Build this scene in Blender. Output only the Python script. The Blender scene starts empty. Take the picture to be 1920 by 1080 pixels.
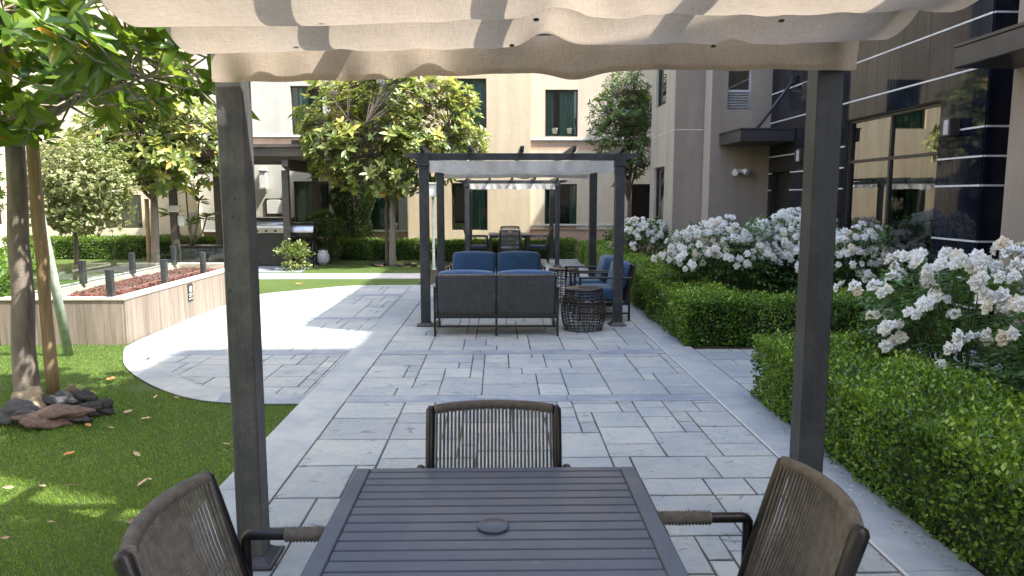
import bpy, math, random
import numpy as np
from mathutils import Vector, Matrix
random.seed(7); RNG = np.random.default_rng(11)
sc = bpy.context.scene; COL = sc.collection
PI = math.pi; R = math.radians

# ---------------------------------------------------------------- camera
CAM_H = 1.65; FPX = 1374.0; PITCH = R(7.1); YAW = R(1.04)
cd = bpy.data.cameras.new('camera'); cam = bpy.data.objects.new('camera', cd); COL.objects.link(cam)
cd.sensor_width = 36; cd.lens = FPX/1920*36; cd.clip_start = 0.05; cd.clip_end = 500
cam.location = (0, 0, CAM_H); cam.rotation_euler = (PI/2-PITCH, 0, -YAW)
sc.camera = cam
# ---------------------------------------------------------------- world and sun
L_SUN = Vector((-0.52, 0.22, -0.84)).normalized()
w = bpy.data.worlds.new('World'); sc.world = w; w.use_nodes = True
nt = w.node_tree; bg = nt.nodes['Background']
sky = nt.nodes.new('ShaderNodeTexSky'); sky.sky_type = 'NISHITA'; sky.sun_disc = False
sky.sun_elevation = math.asin(-L_SUN.z); sky.sun_rotation = math.atan2(-L_SUN.x, -L_SUN.y)
sky.air_density = 0.9; sky.dust_density = 3.0; sky.ozone_density = 0.35
nt.links.new(sky.outputs[0], bg.inputs[0]); bg.inputs[1].default_value = 0.15
sd = bpy.data.lights.new('sun', 'SUN'); sd.energy = 2.8; sd.angle = R(0.53); sd.color = (1.0, 0.95, 0.86)
sun = bpy.data.objects.new('sun', sd); COL.objects.link(sun)
sun.rotation_euler = L_SUN.to_track_quat('-Z', 'Y').to_euler(); sun.location = (8, -3, 14)
sc.view_settings.view_transform = 'Standard'; sc.view_settings.look = 'None'
sc.view_settings.gamma = 1; sc.view_settings.exposure = 2.33
sc.render.engine = 'CYCLES'
sc.cycles.max_bounces = 8; sc.cycles.transparent_max_bounces = 12
sc.cycles.glossy_bounces = 4; sc.cycles.diffuse_bounces = 4; sc.cycles.transmission_bounces = 6

# ---------------------------------------------------------------- measuring helper: pixel of the photo at a known depth -> metres
_f = Vector((math.sin(YAW)*math.cos(PITCH), math.cos(YAW)*math.cos(PITCH), -math.sin(PITCH)))
_r = Vector((math.cos(YAW), -math.sin(YAW), 0)); _u = _r.cross(_f)
def ray(x, y): return _f + _r*((x-960)/FPX) - _u*((y-540)/FPX)
def at(x, y, Y): d = ray(x, y); return Vector((0, 0, CAM_H)) + d*(Y/d.y)
def atX(x, y, X): d = ray(x, y); return Vector((0, 0, CAM_H)) + d*(X/d.x)
def gr(x, y, Z=0): d = ray(x, y); return Vector((0, 0, CAM_H)) + d*((Z-CAM_H)/d.z)

# ---------------------------------------------------------------- scene helpers
def setp(o, label=None, cat=None, group=None, kind=None):
    if label: o['label'] = label
    if cat: o['category'] = cat
    if group: o['group'] = group
    if kind: o['kind'] = kind
    return o
def thing(name, label, cat, loc=(0, 0, 0), rz=0, group=None):
    o = bpy.data.objects.new(name, None); COL.objects.link(o); o.empty_display_size = 0.1
    o.location = loc; o.rotation_euler = (0, 0, rz)
    return setp(o, label, cat, group)
def mkobj(name, me, parent=None, mat=None, smooth=False):
    o = bpy.data.objects.new(name, me); COL.objects.link(o)
    if mat is not None:
        for m in (mat if isinstance(mat, (list, tuple)) else [mat]): me.materials.append(m)
    if smooth: me.polygons.foreach_set('use_smooth', [True]*len(me.polygons))
    if parent is not None: o.parent = parent
    return o
def copy_tree(o, parent=None):
    c = o.copy(); COL.objects.link(c)
    c.parent = parent
    for ch in list(o.children): copy_tree(ch, c)
    return c

class MB:
    """collects shapes into one mesh"""
    def __init__(s): s.v = []; s.f = []; s.mi = []; s.sm = []
    def add(s, vs, fs, mi=0, smooth=False):
        b = len(s.v); s.v += [tuple(v) for v in vs]
        for f in fs: s.f.append(tuple(i+b for i in f)); s.mi.append(mi); s.sm.append(smooth)
    def box(s, x0, x1, y0, y1, z0, z1, mi=0, bev=0.0):
        if bev <= 0:
            v = [(x0,y0,z0),(x1,y0,z0),(x1,y1,z0),(x0,y1,z0),(x0,y0,z1),(x1,y0,z1),(x1,y1,z1),(x0,y1,z1)]
            s.add(v, [(0,3,2,1),(4,5,6,7),(0,1,5,4),(1,2,6,5),(2,3,7,6),(3,0,4,7)], mi); return
        b = min(bev, (x1-x0)*.45, (y1-y0)*.45, (z1-z0)*.45)
        xs = (x0, x1); ys = (y0, y1); zs = (z0, z1); v = []; idx = {}
        for i in (0,1):
            for j in (0,1):
                for k in (0,1):
                    sx = b if i == 0 else -b; sy = b if j == 0 else -b; sz = b if k == 0 else -b
                    for ax in range(3):
                        p = [xs[i]+sx, ys[j]+sy, zs[k]+sz]
                        if ax == 0: p[0] = xs[i]
                        if ax == 1: p[1] = ys[j]
                        if ax == 2: p[2] = zs[k]
                        idx[(i,j,k,ax)] = len(v); v.append(p)
        F = []
        for i in (0,1): F.append([idx[(i,0,0,0)], idx[(i,1,0,0)], idx[(i,1,1,0)], idx[(i,0,1,0)]][::(1 if i else -1)])
        for j in (0,1): F.append([idx[(0,j,0,1)], idx[(1,j,0,1)], idx[(1,j,1,1)], idx[(0,j,1,1)]][::(-1 if j else 1)])
        for k in (0,1): F.append([idx[(0,0,k,2)], idx[(1,0,k,2)], idx[(1,1,k,2)], idx[(0,1,k,2)]][::(1 if k else -1)])
        for i in (0,1):
            for j in (0,1): F.append([idx[(i,j,0,0)], idx[(i,j,1,0)], idx[(i,j,1,1)], idx[(i,j,0,1)]])
            for k in (0,1): F.append([idx[(i,0,k,0)], idx[(i,1,k,0)], idx[(i,1,k,2)], idx[(i,0,k,2)]])
        for j in (0,1):
            for k in (0,1): F.append([idx[(0,j,k,1)], idx[(1,j,k,1)], idx[(1,j,k,2)], idx[(0,j,k,2)]])
        for i in (0,1):
            for j in (0,1):
                for k in (0,1): F.append([idx[(i,j,k,0)], idx[(i,j,k,1)], idx[(i,j,k,2)]])
        s.add(v, F, mi)
    def bar(s, p, q, wx, wz, up=(0,0,1), mi=0, bev=0.0):
        p = Vector(p); q = Vector(q); d = q-p; L = d.length; d.normalize(); up = Vector(up)
        if abs(d.dot(up)) > .99: up = Vector((0,1,0))
        a = d.cross(up).normalized(); c = a.cross(d)
        m = MB(); m.box(0, L, -wx/2, wx/2, -wz/2, wz/2, mi, bev)
        s.add([p+d*v[0]-a*v[1]+c*v[2] for v in m.v], m.f, mi)
    def tube(s, pts, rad, n=8, mi=0, cap=True, smooth=True, flat=1.0):
        pts = [Vector(p) for p in pts]; k = len(pts)
        if not isinstance(rad, (list, tuple)): rad = [rad]*k
        b = len(s.v); up = None; F = []
        for i, p in enumerate(pts):
            d = (pts[min(i+1,k-1)]-pts[max(i-1,0)]).normalized()
            if up is None:
                up = Vector((0,0,1)) if abs(d.z) < .9 else Vector((0,1,0))
            a = d.cross(up).normalized(); up = a.cross(d).normalized()
            for j in range(n):
                t = 2*PI*j/n; s.v.append(tuple(p + a*(math.cos(t)*rad[i]) + up*(math.sin(t)*rad[i]*flat)))
        for i in range(k-1):
            for j in range(n):
                a0 = b+i*n+j; a1 = b+i*n+(j+1)%n
                s.f.append((a0, a1, a1+n, a0+n)); s.mi.append(mi); s.sm.append(smooth)
        if cap:
            s.f.append(tuple(b+j for j in range(n))[::-1]); s.mi.append(mi); s.sm.append(False)
            s.f.append(tuple(b+(k-1)*n+j for j in range(n))); s.mi.append(mi); s.sm.append(False)
    def lathe(s, prof, n=16, c=(0,0,0), mi=0, smooth=True, cap=True):
        b = len(s.v); k = len(prof)
        for r, z in prof:
            for j in range(n):
                t = 2*PI*j/n; s.v.append((c[0]+r*math.cos(t), c[1]+r*math.sin(t), c[2]+z))
        for i in range(k-1):
            for j in range(n):
                a0 = b+i*n+j; a1 = b+i*n+(j+1)%n
                s.f.append((a0, a1, a1+n, a0+n)); s.mi.append(mi); s.sm.append(smooth)
        if cap:
            s.f.append(tuple(b+j for j in range(n))[::-1]); s.mi.append(mi); s.sm.append(False)
            s.f.append(tuple(b+(k-1)*n+j for j in range(n))); s.mi.append(mi); s.sm.append(False)
    def grid(s, fn, nu, nv, mi=0, smooth=True):
        b = len(s.v)
        for i in range(nu+1):
            for j in range(nv+1): s.v.append(tuple(fn(i/nu, j/nv)))
        for i in range(nu):
            for j in range(nv):
                a = b+i*(nv+1)+j; s.f.append((a, a+1, a+nv+2, a+nv+1)); s.mi.append(mi); s.sm.append(smooth)
    def prism(s, poly, z0, z1, mi=0):
        n = len(poly); v = [(p[0],p[1],z0) for p in poly]+[(p[0],p[1],z1) for p in poly]
        s.add(v, [tuple(range(n))[::-1], tuple(range(n,2*n))]+[(i,(i+1)%n,n+(i+1)%n,n+i) for i in range(n)], mi)
    def build(s, name, mat, parent=None, label=None):
        me = bpy.data.meshes.new(name); me.from_pydata(s.v, [], s.f)
        if isinstance(mat, (list, tuple)): me.polygons.foreach_set('material_index', s.mi)
        me.polygons.foreach_set('use_smooth', s.sm)
        o = mkobj(name, me, parent, mat); me.update()
        if label: o['label'] = label
        return o

# ---------------------------------------------------------------- materials
def new_mat(name):
    m = bpy.data.materials.new(name); m.use_nodes = True; t = m.node_tree
    return m, t, t.nodes['Principled BSDF']
def N(t, typ, **kw):
    n = t.nodes.new(typ)
    for k, v in kw.items():
        if k in n.inputs: n.inputs[k].default_value = v
        else: setattr(n, k, v)
    return n
def coords(t, scale=(1,1,1), obj=True):
    tc = N(t, 'ShaderNodeTexCoord'); mp = N(t, 'ShaderNodeMapping'); mp.inputs['Scale'].default_value = scale
    t.links.new(tc.outputs['Object' if obj else 'Generated'], mp.inputs[0]); return mp.outputs[0]
def ramp(t, src, stops):
    r = N(t, 'ShaderNodeValToRGB'); cr = r.color_ramp
    while len(cr.elements) < len(stops): cr.elements.new(.5)
    for e, (p, c) in zip(cr.elements, stops): e.position = p; e.color = (*c, 1) if len(c) == 3 else c
    if src is not None: t.links.new(src, r.inputs[0])
    return r.outputs[0]
def noise(t, vec, scale, detail=4, rough=.55):
    n = N(t, 'ShaderNodeTexNoise', Scale=scale, Detail=detail, Roughness=rough); t.links.new(vec, n.inputs['Vector']); return n.outputs['Fac']
def bump(t, bs, h, strength=.3, dist=.01, prev=None):
    b = N(t, 'ShaderNodeBump', Strength=strength, Distance=dist); t.links.new(h, b.inputs['Height'])
    if prev is not None: t.links.new(prev, b.inputs['Normal'])
    t.links.new(b.outputs[0], bs.inputs['Normal']); return b.outputs[0]
def mixc(t, fac, a, b, mode='MIX'):
    m = N(t, 'ShaderNodeMix'); m.data_type = 'RGBA'; m.blend_type = mode
    for sck, v in ((m.inputs[0], fac), (m.inputs[6], a), (m.inputs[7], b)):
        if hasattr(v, 'links'): t.links.new(v, sck)
        elif isinstance(v, (int, float)): sck.default_value = v
        else: sck.default_value = (*v, 1)
    return m.outputs[2]
def simple(name, c1, c2, scale=6, rough=.5, metal=0, bmp=0, bscale=80, sc3=(1,1,1), detail=4, lo=.35, hi=.65):
    m, t, b = new_mat(name); v = coords(t, sc3)
    t.links.new(ramp(t, noise(t, v, scale, detail), [(lo, c1), (hi, c2)]), b.inputs['Base Color'])
    b.inputs['Roughness'].default_value = rough; b.inputs['Metallic'].default_value = metal
    if bmp: bump(t, b, noise(t, v, bscale, 3), bmp, .004)
    return m

def stucco(name, c1, c2, bm=.3):
    m, t, b = new_mat(name); v = coords(t)
    a = ramp(t, noise(t, v, .45, 7, .7), [(.3, c1), (.7, c2)])
    st = coords(t, (3, 3, .35)); s2 = ramp(t, noise(t, st, 1.3, 4), [(.35, (.86,.86,.86)), (.6, (1,1,1))])
    t.links.new(mixc(t, 1.0, a, s2, 'MULTIPLY'), b.inputs['Base Color']); b.inputs['Roughness'].default_value = .92
    b1 = bump(t, b, noise(t, v, 7, 6, .7), bm, .02); bump(t, b, noise(t, v, 90, 3), .15, .004, b1)
    return m
M = {}
M['stucco_beige'] = stucco('stucco_beige', (.48,.405,.285), (.57,.485,.35))
M['stucco_cream'] = stucco('stucco_cream', (.53,.475,.365), (.61,.55,.43))
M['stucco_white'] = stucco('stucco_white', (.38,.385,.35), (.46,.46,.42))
M['stucco_band'] = stucco('stucco_band', (.42,.30,.22), (.49,.36,.27))
M['stucco_taupe'] = stucco('stucco_taupe', (.245,.205,.168), (.33,.28,.235), .35)
M['stucco_pale_taupe'] = stucco('stucco_pale_taupe', (.36,.325,.285), (.43,.395,.35), .3)
M['ledge'] = simple('pale_ledge', (.5,.5,.48), (.6,.6,.58), 5, .7)

def metal_post(name, c1, c2, dust):
    m, t, b = new_mat(name); v = coords(t, (18, 18, .8)); v2 = coords(t)
    a = ramp(t, noise(t, v, 3, 5), [(.3, c1), (.7, c2)])
    d = ramp(t, noise(t, v2, 4, 6, .7), [(.45, (0,0,0)), (.75, (1,1,1))])
    sp = ramp(t, noise(t, v2, 26, 2), [(.70, (0,0,0)), (.74, (1,1,1))])
    c = mixc(t, d, a, dust); c = mixc(t, sp, c, c1)
    t.links.new(c, b.inputs['Base Color']); b.inputs['Roughness'].default_value = .5
    bump(t, b, noise(t, v, 6, 3), .12, .003)
    return m
M['post'] = metal_post('dark_bronze_metal', (.012,.0155,.019), (.026,.030,.034), (.055,.058,.060))
M['post_sunlit_dusty'] = metal_post('sunlit_dusty_bronze_metal', (.040,.042,.044), (.085,.085,.084), (.15,.145,.135))  # partly dust, partly lighter tones painted in for sun on the near left post
M['frame'] = simple('black_powdercoat', (.008,.008,.008), (.014,.013,.013), 8, .38, bmp=.05, bscale=300)
M['frame2'] = simple('bronze_frame', (.03,.026,.024), (.045,.04,.036), 8, .4)
M['tabletop'] = simple('slate_blue_powdercoat', (.052,.069,.108), (.072,.092,.138), 3, .33, bmp=.06, bscale=260)
def smudged(name, c1, c2):
    m, t, b = new_mat(name); v = coords(t); a = ramp(t, noise(t, v, 3, 5), [(.3, c1), (.7, c2)])
    s = ramp(t, noise(t, v, 7.5, 2), [(.70, (0,0,0)), (.76, (1,1,1))]); s2 = ramp(t, noise(t, v, 60, 2), [(.74, (0,0,0)), (.78, (1,1,1))])
    c = mixc(t, mixc(t, .5, s, (0,0,0)), a, (.13,.14,.17)); c = mixc(t, s2, c, (.16,.17,.19)); t.links.new(c, b.inputs['Base Color'])
    t.links.new(ramp(t, noise(t, v, 5, 6, .7), [(.3, (.26,)*3), (.7, (.46,)*3)]), b.inputs['Roughness']); bump(t, b, noise(t, v, 260, 3), .06, .004); return m
M['tabletop'] = smudged('slate_blue_powdercoat_top', (.052,.067,.104), (.068,.087,.130))
def rope_mat(name, c1, c2, sc3, scale):
    m, t, b = new_mat(name); v = coords(t); n = noise(t, v, 30, 3)
    t.links.new(ramp(t, n, [(.3, c1), (.7, c2)]), b.inputs['Base Color']); b.inputs['Roughness'].default_value = .85
    wv = N(t, 'ShaderNodeTexWave', Scale=scale, Distortion=1.5); wv.bands_direction = 'DIAGONAL'
    t.links.new(coords(t, sc3), wv.inputs['Vector']); bump(t, b, wv.outputs['Fac'], .6, .002); return m
M['rope'] = rope_mat('taupe_rope', (.105,.097,.086), (.185,.172,.155), (1,1,1), 90)
M['rope_gray'] = rope_mat('grey_rope', (.075,.072,.070), (.12,.116,.112), (1,1,1), 60)
def fabric(name, c1, c2, bs=500, rough=.9):
    m, t, b = new_mat(name); v = coords(t)
    c = ramp(t, noise(t, v, 5, 5), [(.3, c1), (.7, c2)])
    t.links.new(c, b.inputs['Base Color']); b.inputs['Roughness'].default_value = rough
    b.inputs['Sheen Weight'].default_value = .2
    b1 = bump(t, b, noise(t, v, 9, 3), .35, .02); bump(t, b, noise(t, v, bs, 2), .25, .002, b1); return m
M['cushion'] = fabric('blue_cushion_fabric', (.020,.062,.140), (.030,.085,.185))
M['cushion_dark'] = fabric('navy_cushion_fabric', (.02,.035,.08), (.03,.05,.10))
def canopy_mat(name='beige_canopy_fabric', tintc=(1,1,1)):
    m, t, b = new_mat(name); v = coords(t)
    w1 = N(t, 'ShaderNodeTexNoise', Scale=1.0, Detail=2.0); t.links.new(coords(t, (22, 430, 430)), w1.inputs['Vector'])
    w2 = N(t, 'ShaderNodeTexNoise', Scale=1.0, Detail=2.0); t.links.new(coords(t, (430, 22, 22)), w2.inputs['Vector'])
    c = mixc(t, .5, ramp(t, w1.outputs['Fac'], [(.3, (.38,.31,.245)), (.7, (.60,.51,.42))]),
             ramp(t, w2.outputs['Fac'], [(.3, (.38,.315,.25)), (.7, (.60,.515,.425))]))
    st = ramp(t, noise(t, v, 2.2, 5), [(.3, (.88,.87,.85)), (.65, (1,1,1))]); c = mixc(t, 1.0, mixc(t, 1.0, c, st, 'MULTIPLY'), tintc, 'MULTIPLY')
    t.links.new(c, b.inputs['Base Color']); b.inputs['Roughness'].default_value = .95
    tr = N(t, 'ShaderNodeBsdfTranslucent'); t.links.new(c, tr.inputs['Color'])
    mx = N(t, 'ShaderNodeMixShader'); mx.inputs[0].default_value = .30
    t.links.new(b.outputs[0], mx.inputs[1]); t.links.new(tr.outputs[0], mx.inputs[2])
    t.links.new(mx.outputs[0], t.nodes['Material Output'].inputs[0])
    bump(t, b, w1.outputs['Fac'], .2, .001)
    return m
M['canopy'] = canopy_mat(); M['canopy_lit'] = canopy_mat('lit_canopy_fabric', (1.15,1.35,1.62))  # second one: same fabric tinted lighter, painting in light on the two farther canopies

def leafmat(name, stops, trans=.35, rough=.42, tcol=(.35,.55,.06), spec=.5):
    m, t, b = new_mat(name)
    a = N(t, 'ShaderNodeAttribute'); a.attribute_name = 'tint'
    c = ramp(t, a.outputs['Fac'], stops)
    g = N(t, 'ShaderNodeNewGeometry')
    under = mixc(t, 1.0, c, (1.15,1.05,.85), 'MULTIPLY')
    c2 = mixc(t, g.outputs['Backfacing'], c, under)
    t.links.new(c2, b.inputs['Base Color']); b.inputs['Roughness'].default_value = rough
    b.inputs['Specular IOR Level'].default_value = spec
    tr = N(t, 'ShaderNodeBsdfTranslucent'); t.links.new(mixc(t, .55, c, tcol), tr.inputs['Color'])
    mx = N(t, 'ShaderNodeMixShader'); mx.inputs[0].default_value = trans
    t.links.new(b.outputs[0], mx.inputs[1]); t.links.new(tr.outputs[0], mx.inputs[2])
    t.links.new(mx.outputs[0], t.nodes['Material Output'].inputs[0])
    return m
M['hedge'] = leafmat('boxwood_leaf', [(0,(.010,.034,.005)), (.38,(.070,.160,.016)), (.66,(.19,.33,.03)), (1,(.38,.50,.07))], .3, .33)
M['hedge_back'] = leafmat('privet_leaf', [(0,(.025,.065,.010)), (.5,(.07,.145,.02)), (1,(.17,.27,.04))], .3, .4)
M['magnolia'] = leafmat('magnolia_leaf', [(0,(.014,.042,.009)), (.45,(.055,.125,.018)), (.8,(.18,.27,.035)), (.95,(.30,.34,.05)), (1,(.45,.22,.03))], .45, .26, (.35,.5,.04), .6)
M['magnolia_pale'] = leafmat('magnolia_leaf_pale', [(0,(.03,.06,.015)), (.36,(.12,.17,.045)), (.7,(.28,.32,.10)), (.94,(.42,.42,.10)), (1,(.45,.25,.05))], .3, .32, (.4,.5,.08), .6)  # paler, yellower leaf colours for the two farther magnolias
M['pale_leaf'] = leafmat('variegated_leaf', [(0,(.06,.09,.03)), (.5,(.17,.19,.08)), (1,(.36,.35,.18))], .25, .4)
M['ficus'] = leafmat('ficus_leaf', [(0,(.012,.035,.008)), (.6,(.04,.09,.018)), (1,(.11,.18,.03))], .2, .35)
M['conifer'] = leafmat('conifer_needle', [(0,(.008,.02,.006)), (1,(.025,.05,.012))], .08, .6)
M['shrub'] = leafmat('shrub_leaf', [(0,(.015,.035,.01)), (.6,(.05,.09,.02)), (1,(.13,.17,.05))], .2, .4)
M['lime_leaf'] = leafmat('lime_leaf', [(0,(.03,.06,.015)), (.5,(.13,.18,.045)), (1,(.32,.33,.12))], .3, .4)
M['rose_leaf'] = leafmat('rose_leaf', [(0,(.016,.056,.015)), (.5,(.055,.135,.032)), (.9,(.10,.19,.04)), (1,(.20,.27,.05))], .25, .38)
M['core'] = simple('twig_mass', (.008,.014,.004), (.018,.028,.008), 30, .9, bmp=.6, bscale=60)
def petal():
    m, t, b = new_mat('white_petal'); v = coords(t)
    t.links.new(ramp(t, noise(t, v, 14, 2), [(.35, (.93,.93,.91)), (.75, (.88,.86,.78))]), b.inputs['Base Color'])
    oi = N(t, 'ShaderNodeObjectInfo'); old = ramp(t, oi.outputs['Random'], [(0, (1,1,1)), (.82, (1,1,1)), (.9, (.95,.88,.72)), (1, (.86,.74,.58))])
    lk = b.inputs['Base Color'].links[0].from_socket; t.links.new(mixc(t, 1.0, lk, old, 'MULTIPLY'), b.inputs['Base Color'])
    b.inputs['Roughness'].default_value = .6; tr = N(t, 'ShaderNodeBsdfTranslucent'); tr.inputs[0].default_value = (.8,.8,.74,1)
    mx = N(t, 'ShaderNodeMixShader'); mx.inputs[0].default_value = .3
    t.links.new(b.outputs[0], mx.inputs[1]); t.links.new(tr.outputs[0], mx.inputs[2])
    t.links.new(mx.outputs[0], t.nodes['Material Output'].inputs[0]); return m
M['petal'] = petal()
M['cane'] = simple('rose_cane', (.05,.09,.025), (.10,.11,.04), 10, .6)
def bark(name, c1, c2, rings=True, sc3=(6,6,1.2)):
    m, t, b = new_mat(name); v = coords(t, sc3); v2 = coords(t)
    c = ramp(t, noise(t, v, 2.5, 6, .7), [(.3, c1), (.7, c2)])
    t.links.new(c, b.inputs['Base Color']); b.inputs['Roughness'].default_value = .85
    h = noise(t, coords(t, (3,3,26)) if rings else v, 3, 4)
    b1 = bump(t, b, h, .5, .006); bump(t, b, noise(t, v2, 60, 4), .4, .004, b1); return m
M['bark'] = bark('grey_bark', (.12,.10,.08), (.28,.235,.195))
M['bark_light'] = bark('pale_branch_bark', (.20,.165,.13), (.36,.31,.26))
M['bark_dark'] = bark('brown_bark', (.06,.045,.035), (.12,.095,.075))
M['stake'] = bark('round_timber_stake', (.20,.13,.065), (.38,.27,.15), False, (30,30,1))
M['galv'] = simple('patinated_steel_pipe', (.26,.33,.28), (.42,.47,.40), 14, .55, bmp=.15, bscale=60, detail=6)
def planks():
    m, t, b = new_mat('wood_look_tile'); g = N(t, 'ShaderNodeNewGeometry')
    at_ = N(t, 'ShaderNodeAttribute'); at_.attribute_name = 'tint'
    v = coords(t, (22, 22, 1.0)); v3 = coords(t, (60,60,2.4))
    c = ramp(t, noise(t, v, 1.0, 6, .7), [(.28, (.17,.145,.122)), (.5, (.28,.24,.205)), (.72, (.40,.355,.31))])
    k = ramp(t, at_.outputs['Fac'], [(0, (.72,.70,.68)), (1, (1.08,1.04,1.0))])
    c = mixc(t, 1.0, c, k, 'MULTIPLY'); s = ramp(t, noise(t, v3, 1, 3), [(.3,(.8,.79,.78)),(.55,(1,1,1))])
    t.links.new(mixc(t, 1.0, c, s, 'MULTIPLY'), b.inputs['Base Color']); b.inputs['Roughness'].default_value = .6
    return m
M['plank'] = planks()
M['cap'] = simple('planter_cap', (.42,.36,.30), (.55,.49,.42), 7, .7)
M['lava'] = simple('red_lava', (.055,.020,.018), (.17,.065,.052), 30, .95, bmp=.8, bscale=120)
M['rock'] = simple('black_lava_rock', (.018,.018,.02), (.06,.058,.06), 9, .92, bmp=1.0, bscale=38, detail=8)
M['rock_red'] = simple('brown_lava_rock', (.075,.047,.036), (.155,.108,.085), 7, .9, bmp=.8, bscale=30, detail=8)
M['rock_tan'] = simple('tan_sandstone', (.27,.215,.145), (.36,.29,.20), 7, .9, bmp=.4, bscale=30)
M['rock_gray'] = simple('grey_lava_rock', (.045,.046,.048), (.11,.11,.115), 12, .92, bmp=1.0, bscale=40, detail=8)
M['dead'] = simple('dry_leaf', (.33,.22,.12), (.46,.36,.24), 20, .7)
M['dead_orange'] = simple('orange_dry_leaf', (.36,.12,.03), (.48,.22,.06), 20, .6)
M['steel'] = simple('stainless_steel', (.42,.42,.42), (.56,.56,.56), 3, .28, 1.0)
M['white_paint'] = simple('white_paint', (.62,.62,.60), (.72,.72,.70), 4, .45)
M['black'] = simple('black_enamel', (.012,.012,.012), (.02,.02,.02), 5, .35)
M['sign_black'] = simple('sign_black', (.015,.015,.017), (.02,.02,.022), 5, .4)
M['pavilion'] = simple('brown_metal_beam', (.055,.045,.04), (.085,.072,.064), 5, .5, sc3=(1,1,6))
M['awning'] = simple('charcoal_awning', (.030,.028,.032), (.045,.042,.047), 3, .4)
M['trim'] = simple('aluminium_strip', (.52,.54,.56), (.68,.70,.72), 20, .35)
M['louvre'] = simple('light_grey_louvre', (.38,.38,.40), (.48,.48,.50), 20, .45)
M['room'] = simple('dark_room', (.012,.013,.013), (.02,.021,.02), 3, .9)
M['curtain'] = simple('teal_curtain', (.14,.25,.22), (.24,.36,.31), 6, .85, sc3=(4,4,.3))
M['curtain_pale'] = simple('pale_curtain', (.24,.34,.32), (.34,.45,.42), 6, .85, sc3=(4,4,.3))
M['concrete_path'] = simple('light_concrete', (.36,.36,.35), (.46,.455,.44), 2, .85, bmp=.2)
def glass(name, tint, gl=1.0, ior=1.7):
    m, t, b = new_mat(name); t.nodes.remove(b)
    tr = N(t, 'ShaderNodeBsdfTransparent'); tr.inputs[0].default_value = (*tint, 1)
    g = N(t, 'ShaderNodeBsdfGlossy', Roughness=.005); g.inputs[0].default_value = (gl,gl,gl,1)
    fr = N(t, 'ShaderNodeFresnel', IOR=ior); mx = N(t, 'ShaderNodeMixShader')
    t.links.new(fr.outputs[0], mx.inputs[0]); t.links.new(tr.outputs[0], mx.inputs[1]); t.links.new(g.outputs[0], mx.inputs[2])
    t.links.new(mx.outputs[0], t.nodes['Material Output'].inputs[0]); return m
M['glass'] = glass('window_glass', (.62,.80,.74), 1, 1.6)
M['glass_dark'] = glass('coated_window_glass', (.35,.48,.46), 1, 3.0)
M['screen_glass'] = glass('clear_glass_screen', (.78,.90,.86), 1, 1.8)
def tile_dark():
    m, t, b = new_mat('glossy_dark_tile'); v = coords(t, (30, 30, 1.2)); v2 = coords(t)
    st = ramp(t, noise(t, v, 1.0, 6, .75), [(.30, (.006,.008,.014)), (.52, (.018,.020,.027)), (.76, (.070,.068,.070))])
    big = ramp(t, noise(t, v2, 1.1, 2), [(.42, (0,0,0)), (.6, (1,1,1))])
    c = mixc(t, big, (.004,.006,.016), st)
    t.links.new(c, b.inputs['Base Color']); b.inputs['Roughness'].default_value = .035; b.inputs['IOR'].default_value = 1.34
    bump(t, b, noise(t, v2, 2.0, 2), .02, .01)
    return m
M['tile'] = tile_dark()
M['grout'] = simple('dark_joint', (.01,.01,.011), (.015,.015,.016), 5, .7)
def paver():
    m, t, b = new_mat('stamped_concrete'); v = coords(t)
    a = N(t, 'ShaderNodeAttribute'); a.attribute_name = 'tint'
    c = ramp(t, a.outputs['Fac'], [(0, (.245,.27,.28)), (.5, (.30,.325,.325)), (1, (.36,.38,.365))])
    n1 = ramp(t, noise(t, v, 2.4, 7, .72), [(.30, (.72,.80,.90)), (.58, (1.02,1.01,.98))])
    c = mixc(t, 1.0, c, n1, 'MULTIPLY')
    # slate-like chips pressed in by the stamp
    ch = N(t, 'ShaderNodeTexNoise', Scale=4.2, Detail=3.0, Distortion=2.6); t.links.new(coords(t, (1, 1.9, 1)), ch.inputs['Vector'])
    cm = ramp(t, ch.outputs['Fac'], [(.33, (1,1,1)), (.348, (0,0,0))])
    c = mixc(t, mixc(t, .35, cm, (0,0,0)), c, (.09,.10,.12))
    ed = N(t, 'ShaderNodeTexNoise', Scale=5.0, Detail=1.0, Distortion=3.0); t.links.new(v, ed.inputs['Vector'])
    t.links.new(c, b.inputs['Base Color']); b.inputs['Roughness'].default_value = .62
    b1 = bump(t, b, noise(t, v, 12, 6, .65), .55, .012); bump(t, b, ed.outputs['Fac'], .5, .03, b1)
    return m
M['paver'] = paver()
def band():
    m, t, b = new_mat('smooth_concrete_band'); v = coords(t)
    c = ramp(t, noise(t, v, 2.3, 7, .72), [(.30, (.20,.235,.265)), (.5, (.28,.31,.32)), (.7, (.37,.385,.37))])
    t.links.new(c, b.inputs['Base Color']); b.inputs['Roughness'].default_value = .6
    bump(t, b, noise(t, v, 25, 6, .7), .3, .004); return m
M['band'] = band()
def band_blue():
    m, t, b = new_mat('blue_grey_band'); v = coords(t)
    c = ramp(t, noise(t, v, 2.6, 7, .72), [(.30, (.13,.165,.21)), (.5, (.20,.235,.27)), (.72, (.33,.35,.345))])
    t.links.new(c, b.inputs['Base Color']); b.inputs['Roughness'].default_value = .6
    bump(t, b, noise(t, v, 25, 6, .7), .3, .004); return m
M['band_blue'] = band_blue()
M['joint'] = simple('paving_joint', (.035,.036,.038), (.075,.075,.075), 8, .9)
M['joint_light'] = simple('pale_caulk', (.42,.43,.43), (.5,.5,.49), 8, .8)
M['soil'] = simple('mulch', (.02,.015,.010), (.06,.045,.032), 14, .95, bmp=1, bscale=50)
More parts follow.
